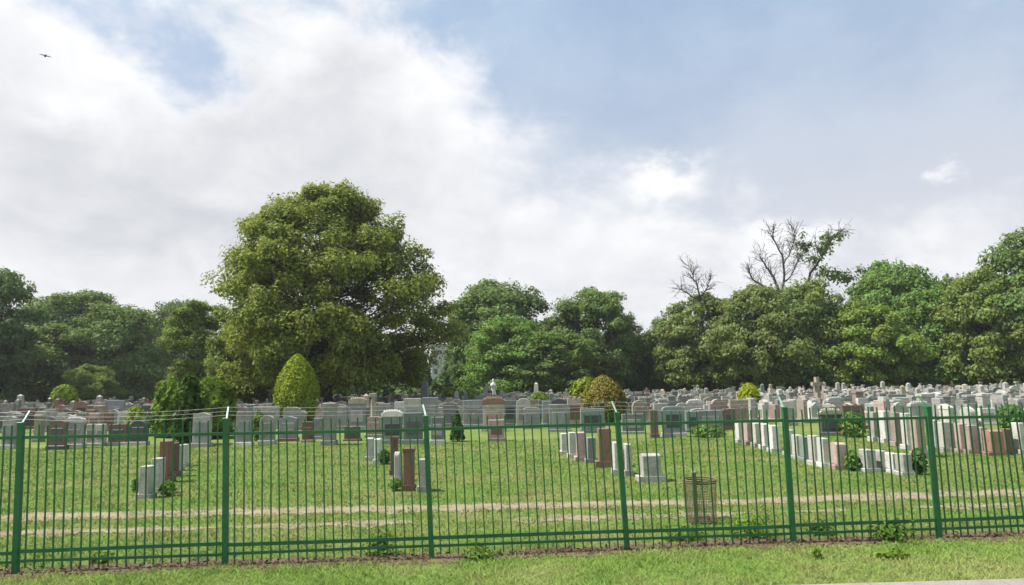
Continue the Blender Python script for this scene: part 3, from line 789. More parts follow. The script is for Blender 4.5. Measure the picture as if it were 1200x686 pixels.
def stone_parts(kind, w_, h_, d_, col, seed=0, plinth=None, panel=True, capcol=None):
    """list of (part name, mesh); front of the stone looks along -y"""
    rg = random.Random(seed); out = []
    pc = ST[plinth or col]
    if kind == 'obelisk':
        b = w_; m = MB(); m.box((0, 0, h_ * 0.06), (b, b, h_ * 0.12), 0.02); m.box((0, 0, h_ * 0.16), (b * 0.8, b * 0.8, h_ * 0.08), 0.015)
        out.append(('plinth', m.mesh('plinth', pc)))
        m = MB(); r0, r1 = b * 0.30, b * 0.20
        vs = []
        for r, z in ((r0, h_ * 0.2), (r1, h_ * 0.92)): vs += [(-r, -r, z), (r, -r, z), (r, r, z), (-r, r, z)]
        vs.append((0, 0, h_))
        m.add(vs, [(0, 1, 5, 4), (1, 2, 6, 5), (2, 3, 7, 6), (3, 0, 4, 7), (4, 5, 8), (5, 6, 8), (6, 7, 8), (7, 4, 8)])
        out.append(('shaft', m.mesh('shaft', ST[col])))
        return out
    if kind == 'column':
        r = w_ / 2
        m = MB(); m.box((0, 0, h_ * 0.07), (w_, w_, h_ * 0.14), 0.015); out.append(('plinth', m.mesh('plinth', pc)))
        m = MB(); m.lathe([(r * 0.85, h_ * 0.14), (r * 0.72, h_ * 0.18), (r * 0.62, h_ * 0.22), (r * 0.55, h_ * 0.86), (r * 0.62, h_ * 0.88)], 12)
        out.append(('shaft', m.mesh('shaft', ST[col], True)))
        m = MB(); m.box((0, 0, h_ * 0.94), (w_ * 0.8, w_ * 0.8, h_ * 0.12), 0.015); out.append(('cap', m.mesh('cap', ST[capcol or col])))
        return out
    if kind == 'cross':
        m = MB(); m.box((0, 0, h_ * 0.08), (w_, d_ * 1.6, h_ * 0.16), 0.015); m.box((0, 0, h_ * 0.22), (w_ * 0.7, d_ * 1.2, h_ * 0.12), 0.015)
        out.append(('plinth', m.mesh('plinth', pc)))
        t = w_ * 0.14; y0 = h_ * 0.28; ya = h_ * 0.77; a = w_ * 0.46
        m = MB(); m.prism([(-t, y0), (t, y0), (t, ya - t), (a, ya - t), (a, ya + t), (t, ya + t), (t, h_), (-t, h_), (-t, ya + t), (-a, ya + t), (-a, ya - t), (-t, ya - t)], d_ * 0.6, 0.008)
        out.append(('cross', m.mesh('cross', ST[col])))
        return out
    if kind == 'pillar':       # a tall square stone with a stepped foot and a slab cap
        m = MB(); m.box((0, 0, h_ * 0.06), (w_ * 1.12, d_ * 1.25, h_ * 0.12), 0.012); out.append(('plinth', m.mesh('plinth', pc)))
        m = MB(); m.box((0, 0, h_ * 0.51), (w_ * 0.9, d_, h_ * 0.78), 0.015); out.append(('slab', m.mesh('slab', ST[col])))
        m = MB(); m.box((0, 0, h_ * 0.95), (w_ * 1.02, d_ * 1.12, h_ * 0.10), 0.015); out.append(('cap', m.mesh('cap', ST[capcol or col])))
        return out
    ph = min(0.16, h_ * 0.15)
    m = MB(); m.box((0, 0, ph / 2 - 0.03), (w_ * 1.14, d_ * 1.6, ph + 0.06), 0.012); out.append(('plinth', m.mesh('plinth', pc)))
    if kind == 'cap':          # slab with a carved and arched cap stone
        ch = h_ * 0.22; sh = h_ - ph - ch
        m = MB(); m.prism([(p[0], p[1] + ph) for p in outline('flat', w_ * 0.94, sh, rg)], d_, 0.012); out.append(('slab', m.mesh('slab', ST[col])))
        m = MB(); m.prism([(p[0], p[1] + ph + sh) for p in outline('low', w_ * 1.04, ch * 0.8, rg)], d_ * 1.2, 0.012)
        for q in range(7):
            m.lathe([(w_ * 0.02, 0), (w_ * 0.07, w_ * 0.03), (w_ * 0.05, w_ * 0.07), (0.004, w_ * 0.09)], 7, (w_ * (-0.36 + 0.12 * q), -d_ * 0.1, ph + sh + ch * (0.62 if q in (0, 6) else 0.72)))
        out.append(('cap', m.mesh('cap', ST[capcol or col])))
    else:
        m = MB(); m.prism([(p[0], p[1] + ph) for p in outline(kind, w_, h_ - ph, rg)], d_, 0.014); sl = m.mesh('slab', ST[col]); out.append(('slab', sl))
        sh = h_ - ph
    if panel and w_ > 0.35:
        m = MB(); pw, p2 = w_ * 0.70, sh * 0.50
        m.box((0, -d_ / 2 - 0.006, ph + sh * 0.44), (pw, 0.024, p2), 0.006)
        out.append(('inscription_panel', m.mesh('inscription_panel', ST[{'light': 'grey', 'grey': 'blue', 'pale': 'light', 'white': 'pale', 'green': 'dark', 'blue': 'grey', 'tan': 'pink', 'pink': 'brown', 'rust': 'red', 'brown': 'dark'}.get(col, col)])))  # panel tone, mostly darker: polished stone plus the shaded face put into the colour
    return out

N_STONE = [0]
def stone(kind, px, top, base, wpx, col, label, side=False, d=None, plinth=None, capcol=None, name=None, group='headstones behind the fence', panel=True, jit=0.03, loc=None, dims=None):
    """a headstone from its foot in the picture; side=True turns its face to the left or right"""
    g_ = ground(px, base) if loc is None else Vector(loc)
    k = math.hypot(g_.y, 0) / FPX
    N_STONE[0] += 1; sd_ = N_STONE[0]
    if dims: w_, h_, d_ = dims
    else:
        h_ = (base - top) * k
        if side: d_ = wpx * k * 0.85; w_ = d or 0.62
        else: w_ = wpx * k / (1.0); d_ = d or 0.20
    rg = random.Random(sd_ * 3 + 1)
    rz = rg.uniform(-jit, jit) + (math.pi / 2 * -1 if side else 0)
    nm = name or {'obelisk': 'obelisk', 'cross': 'stone_cross', 'column': 'column_gravestone', 'pillar': 'pillar_headstone'}.get(kind, 'headstone')
    root = thing(nm, (g_.x, g_.y, 0), rz, label, 'gravestone', group)
    root.rotation_euler = (rg.uniform(-0.012, 0.012), rg.uniform(-0.012, 0.012), rz)
    for pn, me in stone_parts(kind, w_, h_, d_, col, sd_, plinth, panel, capcol): obj(pn, me, root)
    return root

FR = 'front row of headstones facing the fence'
S2 = 'second row of headstones facing the fence'
HAND = [
    # kind, px, top, base, w, colour, label, group, extra
    ('round', 10, 489, 526, 15, 'grey', 'grey rounded headstone on a pale base at the left edge', FR, {'plinth': 'light'}),
    ('pillar', 45, 487, 518, 9, 'tan', 'slim tan pillar stone just right of the leftmost fence post', FR, {'d': 0.3}),
    ('low', 67, 494, 527, 19, 'brown', 'wide maroon headstone third from the left edge in the front row', FR, {'plinth': 'dark'}),
    ('cap', 87, 489, 525, 20, 'light', 'light grey headstone with carved pale cap at the left', FR, {'capcol': 'pale'}),
    ('flat', 107, 498, 523, 10, 'pale', 'left one of a narrow pale pair between carved cap stone and brown stone', FR, {}),
    ('flat', 118, 498, 523, 10, 'pale', 'right one of a narrow pale pair beside the brown stone', FR, {}),
    ('flat', 138, 498, 522, 20, 'brown', 'dark brown flat topped headstone left of the yellow green bush', FR, {'plinth': 'light'}),
    ('round', 162, 494, 522, 20, 'dark', 'black rounded headstone on a pale base right of the yellow green bush', FR, {'plinth': 'light'}),
    ('serp', 236, 485, 524, 20, 'grey', 'tall grey headstone left of the second fence post', FR, {}),
    ('flat', 286, 484, 523, 18, 'grey', 'tall grey flat headstone right of the second fence post', FR, {'plinth': 'pale'}),
    ('round', 313, 488, 521, 17, 'light', 'light grey round topped headstone with white base under the wide slab', FR, {'plinth': 'white'}),
    ('serp', 338, 489, 518, 20, 'blue', 'blue grey headstone in front of the egg shaped evergreen', FR, {'plinth': 'brown'}),
    ('flat', 361, 495, 519, 13, 'red', 'small reddish headstone on a pale base below the big tree', FR, {'plinth': 'pink'}),
    ('flat', 373, 491, 515, 8, 'blue', 'narrow blue grey headstone right of the small reddish one', FR, {}),
    ('pillar', 386, 474, 522, 15, 'grey', 'tallest grey pillar stone below the big tree trunk', FR, {'d': 0.4}),
    ('rough', 413, 500, 517, 18, 'brown', 'low rough brown stone right of the tall grey pillar', FR, {}),
    ('low', 438, 489, 513, 18, 'tan', 'tan headstone left of the dark green one with white cap', FR, {}),
    ('cap', 460, 481, 520, 24, 'green', 'dark green headstone with white carved cap left of the third fence post', FR, {'capcol': 'white', 'plinth': 'green'}),
    ('flat', 484, 485, 520, 22, 'green', 'dark green grey flat headstone hard against the third fence post', FR, {}),
    ('flat', 513, 490, 520, 15, 'blue', 'blue grey headstone just right of the third fence post', FR, {'plinth': 'light'}),
    ('flat', 582, 493, 517, 18, 'pink', 'low pinkish headstone in front of the carved tan one', FR, {}),
    ('flat', 656, 475, 507, 24, 'grey', 'wide grey headstone left of the rough carved boulder stone', FR, {}),
    ('flat', 695, 480, 508, 28, 'green', 'wide grey green headstone in front of the rust coloured evergreen', FR, {'capcol': 'light'}),
    ('flat', 742, 486, 509, 25, 'blue', 'wide blue grey headstone just right of the fourth fence post', FR, {'plinth': 'light'}),
    ('flat', 767, 481, 513, 9, 'brown', 'narrow brown headstone with dark edge right of the wide blue grey one', FR, {}),
    ('low', 790, 477, 512, 25, 'green', 'grey green headstone with arched pale top between fourth and fifth post', FR, {'plinth': 'light'}),
    ('flat', 812, 483, 507, 15, 'green', 'small grey green headstone right of the arched one', FR, {}),
    ('flat', 833, 482, 506, 27, 'blue', 'widest blue grey headstone above the low spreading plant', FR, {}),
    ('flat', 855, 480, 504, 14, 'brown', 'brown headstone left of the short pale row near the fifth post', FR, {}),
    ('cap', 975, 480, 511, 26, 'dark', 'black headstone with arched pale carved cap right of the fifth post', FR, {'capcol': 'tan', 'plinth': 'grey'}),
    ('rough', 1001, 474, 503, 26, 'brown', 'rough brown headstone behind the green bush right of the black one', FR, {}),
    # second row
    ('flat', 57, 482, 502, 17, 'blue', 'blue grey slab behind the slim tan pillar at the left', S2, {}),
    ('flat', 32, 479, 503, 18, 'brown', 'brown slab behind the leftmost fence post', S2, {}),
    ('round', 70, 475, 496, 11, 'rust', 'small rust red arched stone behind the wide maroon headstone', S2, {}),
    ('round', 95, 471, 496, 14, 'rust', 'orange tan rounded stone behind the carved cap stone at the left', S2, {}),
    ('rough', 117, 472, 498, 13, 'pink', 'rough pinkish tan stone behind the narrow pale pair', S2, {'plinth': 'red'}),
    ('flat', 135, 470, 496, 20, 'blue', 'blue grey slab behind the dark brown flat topped stone', S2, {}),
    ('flat', 8, 474, 500, 15, 'grey', 'grey slab at the left edge in the second row', S2, {}),
    ('flat', 176, 476, 506, 22, 'dark', 'dark slab between the yellow green bush and the dark conifer', S2, {}),
    ('cap', 263, 467, 508, 20, 'grey', 'tall grey stone with white top behind the second fence post', S2, {'capcol': 'white'}),
    ('flat', 248, 480, 506, 14, 'light', 'light slab left of the tall white topped stone', S2, {}),
    ('flat', 312, 477, 503, 30, 'light', 'very wide pale slab behind the light round topped headstone', S2, {}),
    ('round', 352, 472, 500, 20, 'blue', 'rounded blue grey stone right of the egg shaped evergreen', S2, {}),
    ('low', 342, 478, 504, 20, 'grey', 'low arched grey stone in front of the egg shaped evergreen', S2, {}),
    ('flat', 399, 477, 503, 14, 'grey', 'grey slab right of the tallest pillar stone', S2, {}),
    ('cap', 419, 466, 503, 20, 'blue', 'blue grey stone with carved tan top right of the big tree trunk', S2, {'capcol': 'tan'}),
    ('column', 437, 462, 499, 9, 'tan', 'pale stone column right of the carved tan topped stone', S2, {}),
    ('flat', 450, 474, 501, 14, 'grey', 'grey slab between the pale column and the third fence post', S2, {}),
    ('flat', 483, 468, 503, 20, 'light', 'tall light slab behind the third fence post', S2, {}),
    ('flat', 504, 467, 502, 18, 'blue', 'blue slab just right of the third fence post in the second row', S2, {}),
    ('serp', 528, 472, 500, 18, 'grey', 'grey stone behind the small dark conical bush', S2, {}),
    ('flat', 555, 470, 501, 23, 'blue', 'wide blue grey slab left of the carved tan headstone', S2, {}),
    ('cap', 579, 466, 506, 26, 'tan', 'large tan headstone with carved rusty band in the centre', S2, {'capcol': 'rust'}),
    ('flat', 598, 470, 500, 15, 'green', 'grey green slab right of the large tan headstone', S2, {}),
    ('round', 614, 468, 502, 17, 'light', 'light arched headstone right of the grey green slab in the centre', S2, {}),
    ('low', 623, 478, 503, 19, 'grey', 'low grey headstone touching the light arched one', S2, {}),
    ('flat', 641, 471, 500, 10, 'blue', 'narrow blue slab left of the wide grey headstone', S2, {}),
    ('rough', 674, 466, 502, 17, 'pink', 'rough carved boulder like stone left of the rust coloured evergreen', S2, {}),
    ('round', 750, 470, 498, 17, 'tan', 'brownish arched stone right of the rust coloured evergreen', S2, {}),
    ('flat', 775, 474, 498, 16, 'grey', 'grey slab behind the narrow brown headstone', S2, {}),
]
for kind, px, top, base, wpx, col, lab, grp, ex in HAND:
    stone(kind, px, top, base, wpx, col, lab, group=grp, **ex)

SR = 'short rows of headstones running away from the fence'
SIDE = [
    # first short row (left)
    ('flat', 171, 548, 584, 13, 'light', 'nearest light grey stone in the leftmost short row'),
    ('flat', 184, 539, 578, 12, 'light', 'second grey stone in the leftmost short row, taller and square'),
    ('flat', 194, 519, 565, 13, 'red', 'tall red stone with pale top in the leftmost short row'),
    ('flat', 203, 521, 558, 9, 'brown', 'grey brown stone behind the tall red one in the leftmost short row'),
    ('flat', 209, 523, 552, 7, 'light', 'pale slim stone near the far end of the leftmost short row'),
    ('flat', 215, 522, 547, 7, 'pale', 'whitish last stone of the leftmost short row'),
    # second
    ('low', 434, 514, 539, 9, 'pale', 'pale farthest stone of the second short row'),
    ('low', 443, 515, 543, 8, 'white', 'white topped stone second from the far end of the second short row'),
    ('pillar', 462, 514, 556, 9, 'red', 'slim dark red pillar stone in the second short row'),
    ('round', 466, 531, 563, 7, 'pale', 'small pale rounded stone between two dark red pillars'),
    ('pillar', 479, 528, 574, 14, 'red', 'thick dark red pillar stone nearest in the second short row'),
    ('flat', 495, 540, 575, 9, 'light', 'light grey stone beside the thick dark red pillar'),
    # third
    ('flat', 661, 509, 532, 8, 'pale', 'pale farthest stone of the third short row'),
    ('flat', 671, 508, 536, 9, 'light', 'light stone second from the far end of the third short row'),
    ('rough', 681, 507, 540, 11, 'pink', 'rough pinkish stone in the third short row'),
    ('flat', 693, 514, 542, 11, 'blue', 'blue grey white topped stone left of the red brown one'),
    ('flat', 709, 504, 547, 17, 'rust', 'tall red brown stone of the third short row left of the fourth post'),
    ('flat', 723, 520, 555, 8, 'pale', 'slim pale stone left against the fourth fence post'),
    ('flat', 736, 522, 556, 8, 'light', 'slim grey stone right against the fourth fence post'),
    ('low', 763, 533, 562, 24, 'pale', 'pale block headstone standing alone right of the fourth post'),
    # fourth
    ('flat', 868, 496, 518, 9, 'pale', 'pale farthest stone of the row near the fifth post'),
    ('flat', 878, 496, 521, 9, 'pink', 'pinkish stone second in the row near the fifth post'),
    ('flat', 888, 497, 523, 9, 'light', 'light stone third in the row near the fifth post'),
    ('flat', 898, 498, 526, 10, 'pale', 'pale white topped stone fourth in the row near the fifth post'),
    ('flat', 908, 500, 530, 10, 'white', 'white stone left against the fifth fence post'),
    ('flat', 926, 505, 534, 9, 'pale', 'pale stone right against the fifth fence post'),
    ('flat', 936, 511, 538, 10, 'light', 'light stone second right of the fifth fence post'),
    ('flat', 945, 513, 540, 10, 'green', 'grey green slab in the row right of the fifth post'),
    ('flat', 956, 512, 545, 10, 'pale', 'tall pale stone before the low pink stone'),
    ('flat', 966, 515, 547, 9, 'white', 'white stone left of the low pink stone'),
    ('low', 984, 520, 549, 14, 'pink', 'low pink stone beside the leafy plant right of the fifth post'),
    ('flat', 1018, 528, 552, 13, 'pale', 'pale stone first right of the leafy plant in the low row'),
    ('flat', 1033, 529, 551, 9, 'pale', 'pale stone second right of the leafy plant in the low row'),
    ('flat', 1046, 532, 553, 9, 'white', 'white low stone third right of the leafy plant'),
    ('flat', 1060, 533, 556, 12, 'light', 'light low stone left of the dark bush by the rightmost post'),
]
for kind, px, top, base, wpx, col, lab in SIDE:
    stone(kind, px, top, base, wpx, col, lab, side=True, group=SR, d=0.26 if px < 520 else 0.36, panel=False)
RR = 'headstones behind the right end of the fence'
RIGHT = [
    ('flat', 1027, 484, 517, 11, 'light', 'light slim stone first of the tall pale file right of the brown boulder'),
    ('flat', 1040, 483, 519, 11, 'pale', 'pale slim stone second of the tall pale file right of the brown boulder'),
    ('flat', 1053, 485, 523, 11, 'pink', 'pinkish slim stone in the tall file left of the rightmost post'),
    ('flat', 1066, 486, 527, 11, 'pale', 'pale tall stone two left of the rightmost fence post'),
    ('flat', 1078, 490, 536, 12, 'tan', 'tan tall stone just left of the rightmost fence post'),
    ('flat', 1098, 494, 529, 11, 'pale', 'pale tall stone just right of the rightmost fence post'),
    ('flat', 1108, 496, 530, 10, 'light', 'light tall stone second right of the rightmost fence post'),
    ('flat', 1118, 497, 530, 11, 'green', 'grey green stone third right of the rightmost fence post'),
    ('flat', 1128, 498, 531, 11, 'pink', 'pink grey stone fourth right of the rightmost fence post'),
    ('flat', 1140, 500, 532, 13, 'pink', 'broader pink stone fifth right of the rightmost fence post'),
    ('flat', 1152, 502, 532, 9, 'grey', 'grey stone sixth right of the rightmost fence post'),
    ('low', 1166, 505, 534, 18, 'rust', 'orange red headstone near the right edge'),
    ('flat', 1180, 504, 532, 9, 'brown', 'dark maroon stone right of the orange red headstone'),
    ('flat', 1197, 497, 532, 9, 'pale', 'pale stone cut off by the right edge'),
]
for kind, px, top, base, wpx, col, lab in RIGHT:
    stone(kind, px, top, base, wpx, col, lab, side=True, group=RR, d=0.32, panel=False)
# landmarks among the far stones
LAND = 'tall monuments among the far headstones'
def tall(kind, px, top, Yd, wm, col, lab):
    p = at_depth(px, top, Yd)
    return stone(kind, 0, 0, 0, 0, col, lab, loc=(p.x, Yd, 0), dims=(wm, p.z, wm * 0.5), group=LAND, panel=False, jit=0.3)
tall('cross', 957, 442, 50, 0.95, 'tan', 'tall stone cross right of the yellow shrub, above the far headstones')
tall('obelisk', 913, 456, 60, 1.0, 'pale', 'short pale obelisk right of the yellow shrub')
tall('obelisk', 990, 456, 62, 1.0, 'light', 'light obelisk right of the tall stone cross')
tall('cross', 1003, 459, 58, 0.8, 'pale', 'small pale cross two stones right of the tall cross')
tall('obelisk', 498, 446, 58, 1.1, 'blue', 'blue grey obelisk left of the pale tower')
tall('cross', 570, 450, 62, 0.8, 'grey', 'grey cross just left of the white statue')
tall('obelisk', 628, 448, 64, 0.9, 'light', 'light obelisk below the bright green middle tree')
tall('cross', 818, 456, 64, 0.8, 'light', 'light cross left of the yellow shrub below the olive trees')
tall('obelisk', 776, 456, 64, 0.9, 'tan', 'tan obelisk between the rust evergreen and yellow shrub')
tall('obelisk', 117, 463, 58, 0.9, 'light', 'light obelisk below the small low bushy tree')
tall('cross', 134, 465, 60, 0.8, 'grey', 'grey cross right of the light obelisk at the left')
tall('obelisk', 24, 462, 58, 0.9, 'light', 'light obelisk below the edge tree at the left')
tall('obelisk', 1130, 450, 62, 0.9, 'tan', 'tan obelisk below the second tree from the right edge')
tall('cross', 1063, 455, 60, 0.8, 'pale', 'pale cross above the tall file left of the rightmost post')
# white statue on a pedestal
sp = at_depth(578, 444, 64)
st = thing('stone_statue', (sp.x, 64, 0), 0.2, 'white robed statue on a pedestal below the middle trees', 'statue')
m = MB(); m.box((0, 0, 0.35), (0.7, 0.7, 0.7), 0.02); m.box((0, 0, 0.80), (0.5, 0.5, 0.2), 0.02); obj('pedestal', m.mesh('pedestal', ST['light']), st)
m = MB(); hS = sp.z
m.lathe([(0.26, 0.90), (0.24, 1.1), (0.18, 1.1 + (hS - 1.1) * 0.35), (0.21, 1.1 + (hS - 1.1) * 0.62), (0.17, 1.1 + (hS - 1.1) * 0.72), (0.06, 1.1 + (hS - 1.1) * 0.76), (0.10, 1.1 + (hS - 1.1) * 0.86), (0.09, 1.1 + (hS - 1.1) * 0.95), (0.02, hS)], 12)
m.tube([(0.18, 0, hS - 0.42), (0.26, -0.1, hS - 0.66), (0.08, -0.24, hS - 0.60)], [0.07, 0.06, 0.045], 7)
m.tube([(-0.18, 0, hS - 0.42), (-0.26, -0.1, hS - 0.66), (-0.08, -0.24, hS - 0.60)], [0.07, 0.06, 0.045], 7)
obj('figure', m.mesh('figure', ST['white'], True), st)

# the crowd of stones further back: nearest ones are things, the rest one mass
KINDS = ['flat', 'flat', 'flat', 'round', 'low', 'serp', 'shoulder', 'peak', 'rough', 'cap', 'pillar', 'obelisk', 'cross', 'column']
VAR = {}
COLW = {'L': ['grey', 'light', 'blue', 'brown', 'rust', 'tan', 'pink', 'grey', 'dark', 'light', 'green'],
        'M': ['grey', 'light', 'blue', 'green', 'pale', 'grey', 'pink', 'tan', 'light', 'dark'],
        'R': ['pale', 'light', 'tan', 'pale', 'white', 'grey', 'pink', 'light', 'pale', 'light', 'green', 'grey', 'grey']}
CNAME = {'light': 'light grey', 'grey': 'mid grey', 'blue': 'blue grey', 'dark': 'black', 'green': 'green grey', 'brown': 'brown', 'red': 'red', 'rust': 'rusty', 'tan': 'tan', 'pink': 'pink', 'white': 'white', 'pale': 'pale'}
KNAME = {'flat': 'flat topped headstone', 'round': 'round topped headstone', 'low': 'gently arched headstone', 'serp': 'wavy topped headstone', 'shoulder': 'shouldered headstone', 'peak': 'gabled headstone', 'rough': 'rough hewn headstone', 'cap': 'carved cap headstone', 'pillar': 'capped pillar stone', 'obelisk': 'obelisk', 'cross': 'stone cross', 'column': 'stone column'}
def variant(kind, col, v):
    key = (kind, col, v)
    if key not in VAR:
        r = random.Random(hash((KINDS.index(kind), list(ST).index(col), v)) & 0xffff)
        w_ = {'obelisk': 0.75, 'cross': 0.7, 'column': 0.42, 'pillar': 0.5}.get(kind, 0) or r.uniform(0.55, 0.95)
        h_ = {'obelisk': 1.75, 'cross': 1.5, 'column': 1.5, 'pillar': 1.3}.get(kind, 0) or r.uniform(0.85, 1.3)
        VAR[key] = (stone_parts(kind, w_, h_, r.uniform(0.18, 0.28) if kind != 'pillar' else 0.42, col, v, panel=kind in ('flat', 'low')), w_, h_)
    return VAR[key]

rs = random.Random(21)
spots = []
yrow = 26.6
shr = [(-9.0 * 1.4, 38, 1.8), (4.8, 36, 1.5), (-21, 44, 2.0), (21.5, 62, 1.4)]
while yrow < 74:
    half = yrow * 0.80 + 3
    x = -half
    while x < half:
        x += rs.uniform(0.74, 1.25) * (1.0 if yrow < 42 else 0.82 if yrow < 55 else 1.0)
        if rs.random() < 0.10: x += rs.uniform(0.8, 2.2)
        yy = yrow + rs.uniform(-0.35, 0.35) + 0.25 * math.sin(x * 0.2)
        pxx = 600 + FPX * x / yy * 1.0
        # limits of the field: nearer rows leave the lawn free
        if yrow < (36.5 if pxx < 800 else 31.5 if pxx < 990 else 29.5): continue
        if abs(x - bp.x) < 1.1 and abs(yy - BIG_Y) < 1.2: continue
        side_face = (pxx > 850 and rs.random() < 0.6)
        spots.append((x, yy, pxx, side_face))
    yrow += rs.uniform(1.25, 1.65) * (0.9 if yrow > 42 else 1.0)
blocked = [(-16.0, 44), (-22.0, 46)]
def free(x, y):
    for o in SHR:
        if (o[0] - x) ** 2 + (o[1] - y) ** 2 < o[2] ** 2: return False
    return True
SHR = []
for o in C.objects:
    if o.parent is None and o.get('category') in ('shrub', 'gravestone', 'plant', 'statue') and o.location.y > 20:
        SHR.append((o.location.x, o.location.y, 1.1 if o['category'] == 'shrub' else 0.75))
for o in C.objects:
    if o.parent is None and o.get('category') == 'tree': SHR.append((o.location.x, o.location.y, 1.1))
picked = []
for s in spots:
    if not free(s[0], s[1]): continue
    zone = 'L' if s[2] < 330 else ('M' if s[2] < 760 else 'R')
    k = rs.choice(KINDS if rs.random() < (0.5 if s[1] > 46 else 0.10) else KINDS[:11]); c = rs.choice(COLW[zone]); v = rs.randrange(3)
    sc_ = rs.uniform(0.82, 1.18) * (0.8 if s[1] > 42 else 0.92)
    picked.append((s[0], s[1], s[2], s[3], zone, k, c, v, sc_, rs.uniform(-0.05, 0.05)))
in_view = [p for p in picked if -10 < p[2] < 1210]
in_view.sort(key=lambda p: p[1])
IND = in_view[:185]
ids = set(id(p) for p in IND)
rest = [p for p in picked if id(p) not in ids and -60 < p[2] < 1260]
ZN = {'L': 'left of the egg evergreen', 'M': 'between the two evergreens', 'R': 'right of the rusty evergreen'}
ORD = ['first', 'second', 'third', 'fourth', 'fifth', 'sixth', 'seventh', 'eighth', 'ninth', 'tenth', 'eleventh', 'twelfth', 'thirteenth']
def kin(p): return (p[4], p[5], p[6], p[1] < 40)
KIN = {}
for p in sorted(IND, key=lambda p: p[2]): KIN.setdefault(kin(p), []).append(id(p))
for p in IND:
    x, y, pxx, sf, zone, k, c, v, sc_, a = p
    parts, w_, h_ = variant(k, c, v)
    depth = 'nearer rows' if y < 40 else 'middle rows'
    fam = KIN[kin(p)]
    if len(fam) == 1: lab = f'only {CNAME[c]} {KNAME[k]} in the {depth} {ZN[zone]}'
    else: lab = f'{ORD[fam.index(id(p))]} {CNAME[c]} {KNAME[k]} from left in {depth} {ZN[zone]}'
    nm = {'obelisk': 'obelisk', 'cross': 'stone_cross', 'column': 'column_gravestone', 'pillar': 'pillar_headstone'}.get(k, 'headstone')
    rz = a - (math.pi / 2 if sf else 0)
    r = thing(nm, (x, y, 0), rz, lab, 'gravestone', f'{CNAME[c]} {KNAME[k]}s in the {depth} {ZN[zone]}')
    r.scale = (sc_, sc_, sc_)
    for pn, me in parts: obj(pn, me, r)
# the far rest as one object
matlist = list(ST.values()); mkeys = list(ST.keys())
VV = []; FF = []; MI = []; off = 0
cache = {}
for x, y, pxx, sf, zone, k, c, v, sc_, a in rest:
    parts, w_, h_ = variant(k, c, v)
    rz = a - (math.pi / 2 if sf else 0); ca, sa = math.cos(rz), math.sin(rz)
    for pn, me in parts:
        if pn == 'inscription_panel': continue
        if me.name not in cache:
            cache[me.name] = (np.array([q.co[:] for q in me.vertices]), [tuple(p.vertices) for p in me.polygons])
        vc, fc = cache[me.name]
        q = vc * sc_
        VV.append(np.stack([x + q[:, 0] * ca - q[:, 1] * sa, y + q[:, 0] * sa + q[:, 1] * ca, q[:, 2]], 1))
        FF += [tuple(i + off for i in f) for f in fc]; MI += [mkeys.index(c)] * len(fc); off += len(vc)
me = bpy.data.meshes.new('far_headstones')
me.from_pydata(np.concatenate(VV).tolist(), [], FF)
for mm in matlist: me.materials.append(mm)
me.polygons.foreach_set('material_index', np.array(MI, dtype=np.int32))
me.update()
tag(obj('far_headstones', me), 'crowd of small far headstones below the tree lines', 'gravestones', kind='stuff')

# ------------------------------------------------------------------ pale tower seen between the trees
tw = at_depth(519, 396, 150); tH = tw.z
tower = thing('pale_tower', (tw.x - 0.6, 150, 0), 0.15, 'pale stone tower seen in the gap right of the big lime tree', 'tower')
m = MB(); m.box((0, 0, tH * 0.04), (5.2, 5.2, tH * 0.08), 0.1); m.box((0, 0, tH * 0.44), (4.2, 4.2, tH * 0.80), 0.1); obj('wall', m.mesh('wall', MAT['tower']), tower)
m = MB(); m.box((0, 0, tH * 0.86), (4.7, 4.7, tH * 0.05), 0.08); m.box((0, 0, tH * 0.925), (3.4, 3.4, tH * 0.085), 0.08); obj('cornice', m.mesh('cornice', MAT['tower']), tower)
m = MB(); vs = [(-1.6, -1.6, tH * 0.965), (1.6, -1.6, tH * 0.965), (1.6, 1.6, tH * 0.965), (-1.6, 1.6, tH * 0.965), (0, 0, tH * 1.06)]
m.add(vs, [(0, 1, 4), (1, 2, 4), (2, 3, 4), (3, 0, 4), (3, 2, 1, 0)]); obj('roof', m.mesh('roof', MAT['tower']), tower)
for r_ in range(4):
    for xx in (-1.05, 1.05):
        m = MB(); m.box((xx, -2.11, tH * (0.2 + 0.17 * r_)), (0.7, 0.06, tH * 0.09)); obj('window', m.mesh('window', MAT['glass']), tower)

# ------------------------------------------------------------------ the green fence
fence = thing('steel_picket_fence', (FA.x, FA.y, 0), 0, 'green steel picket fence with barbed wire along the front', 'fence')
F0 = FA.copy()
def on_fence(px, py):
    """(distance along the fence, height) of a pixel on the fence's vertical plane"""
    d = ray(px, py); o_ = Vector((0, 0, CAM_H))
    t = (F0 - o_).dot(F_NRM) / d.dot(F_NRM)
    p = o_ + d * t
    return (p - F0).dot(F_DIR), p.z
POSTS = [(18, 672, 25, 497), (264, 660, 265, 492), (506, 656, 499, 489), (735, 645, 723, 485), (930, 639, 919, 479), (1101, 633, 1087, 478)]
pl = []
for bx, by, tx, ty in POSTS:
    s0, _ = on_fence(bx, by); s1, z1 = on_fence(tx, ty)
    pl.append((s0, (s1 - s0) / z1, z1))
CNT = [22, 22, 21, 18, 16]
pl = [(pl[0][0] - 2.70 * 2, 0.0, 1.93), (pl[0][0] - 2.70, 0.01, 1.93)] + pl + [(pl[-1][0] + 2.35, -0.06, 1.93), (pl[-1][0] + 4.7, -0.05, 1.93)]
CNT = [23, 23] + CNT + [20, 20]
def fp(s, lean, z, out=0.0):
    """local point: along the fence, with lean, at height z, set off towards the cemetery by out"""
    q = F_DIR * (s + lean * z) + F_NRM * out
    return Vector((q.x, q.y, z))
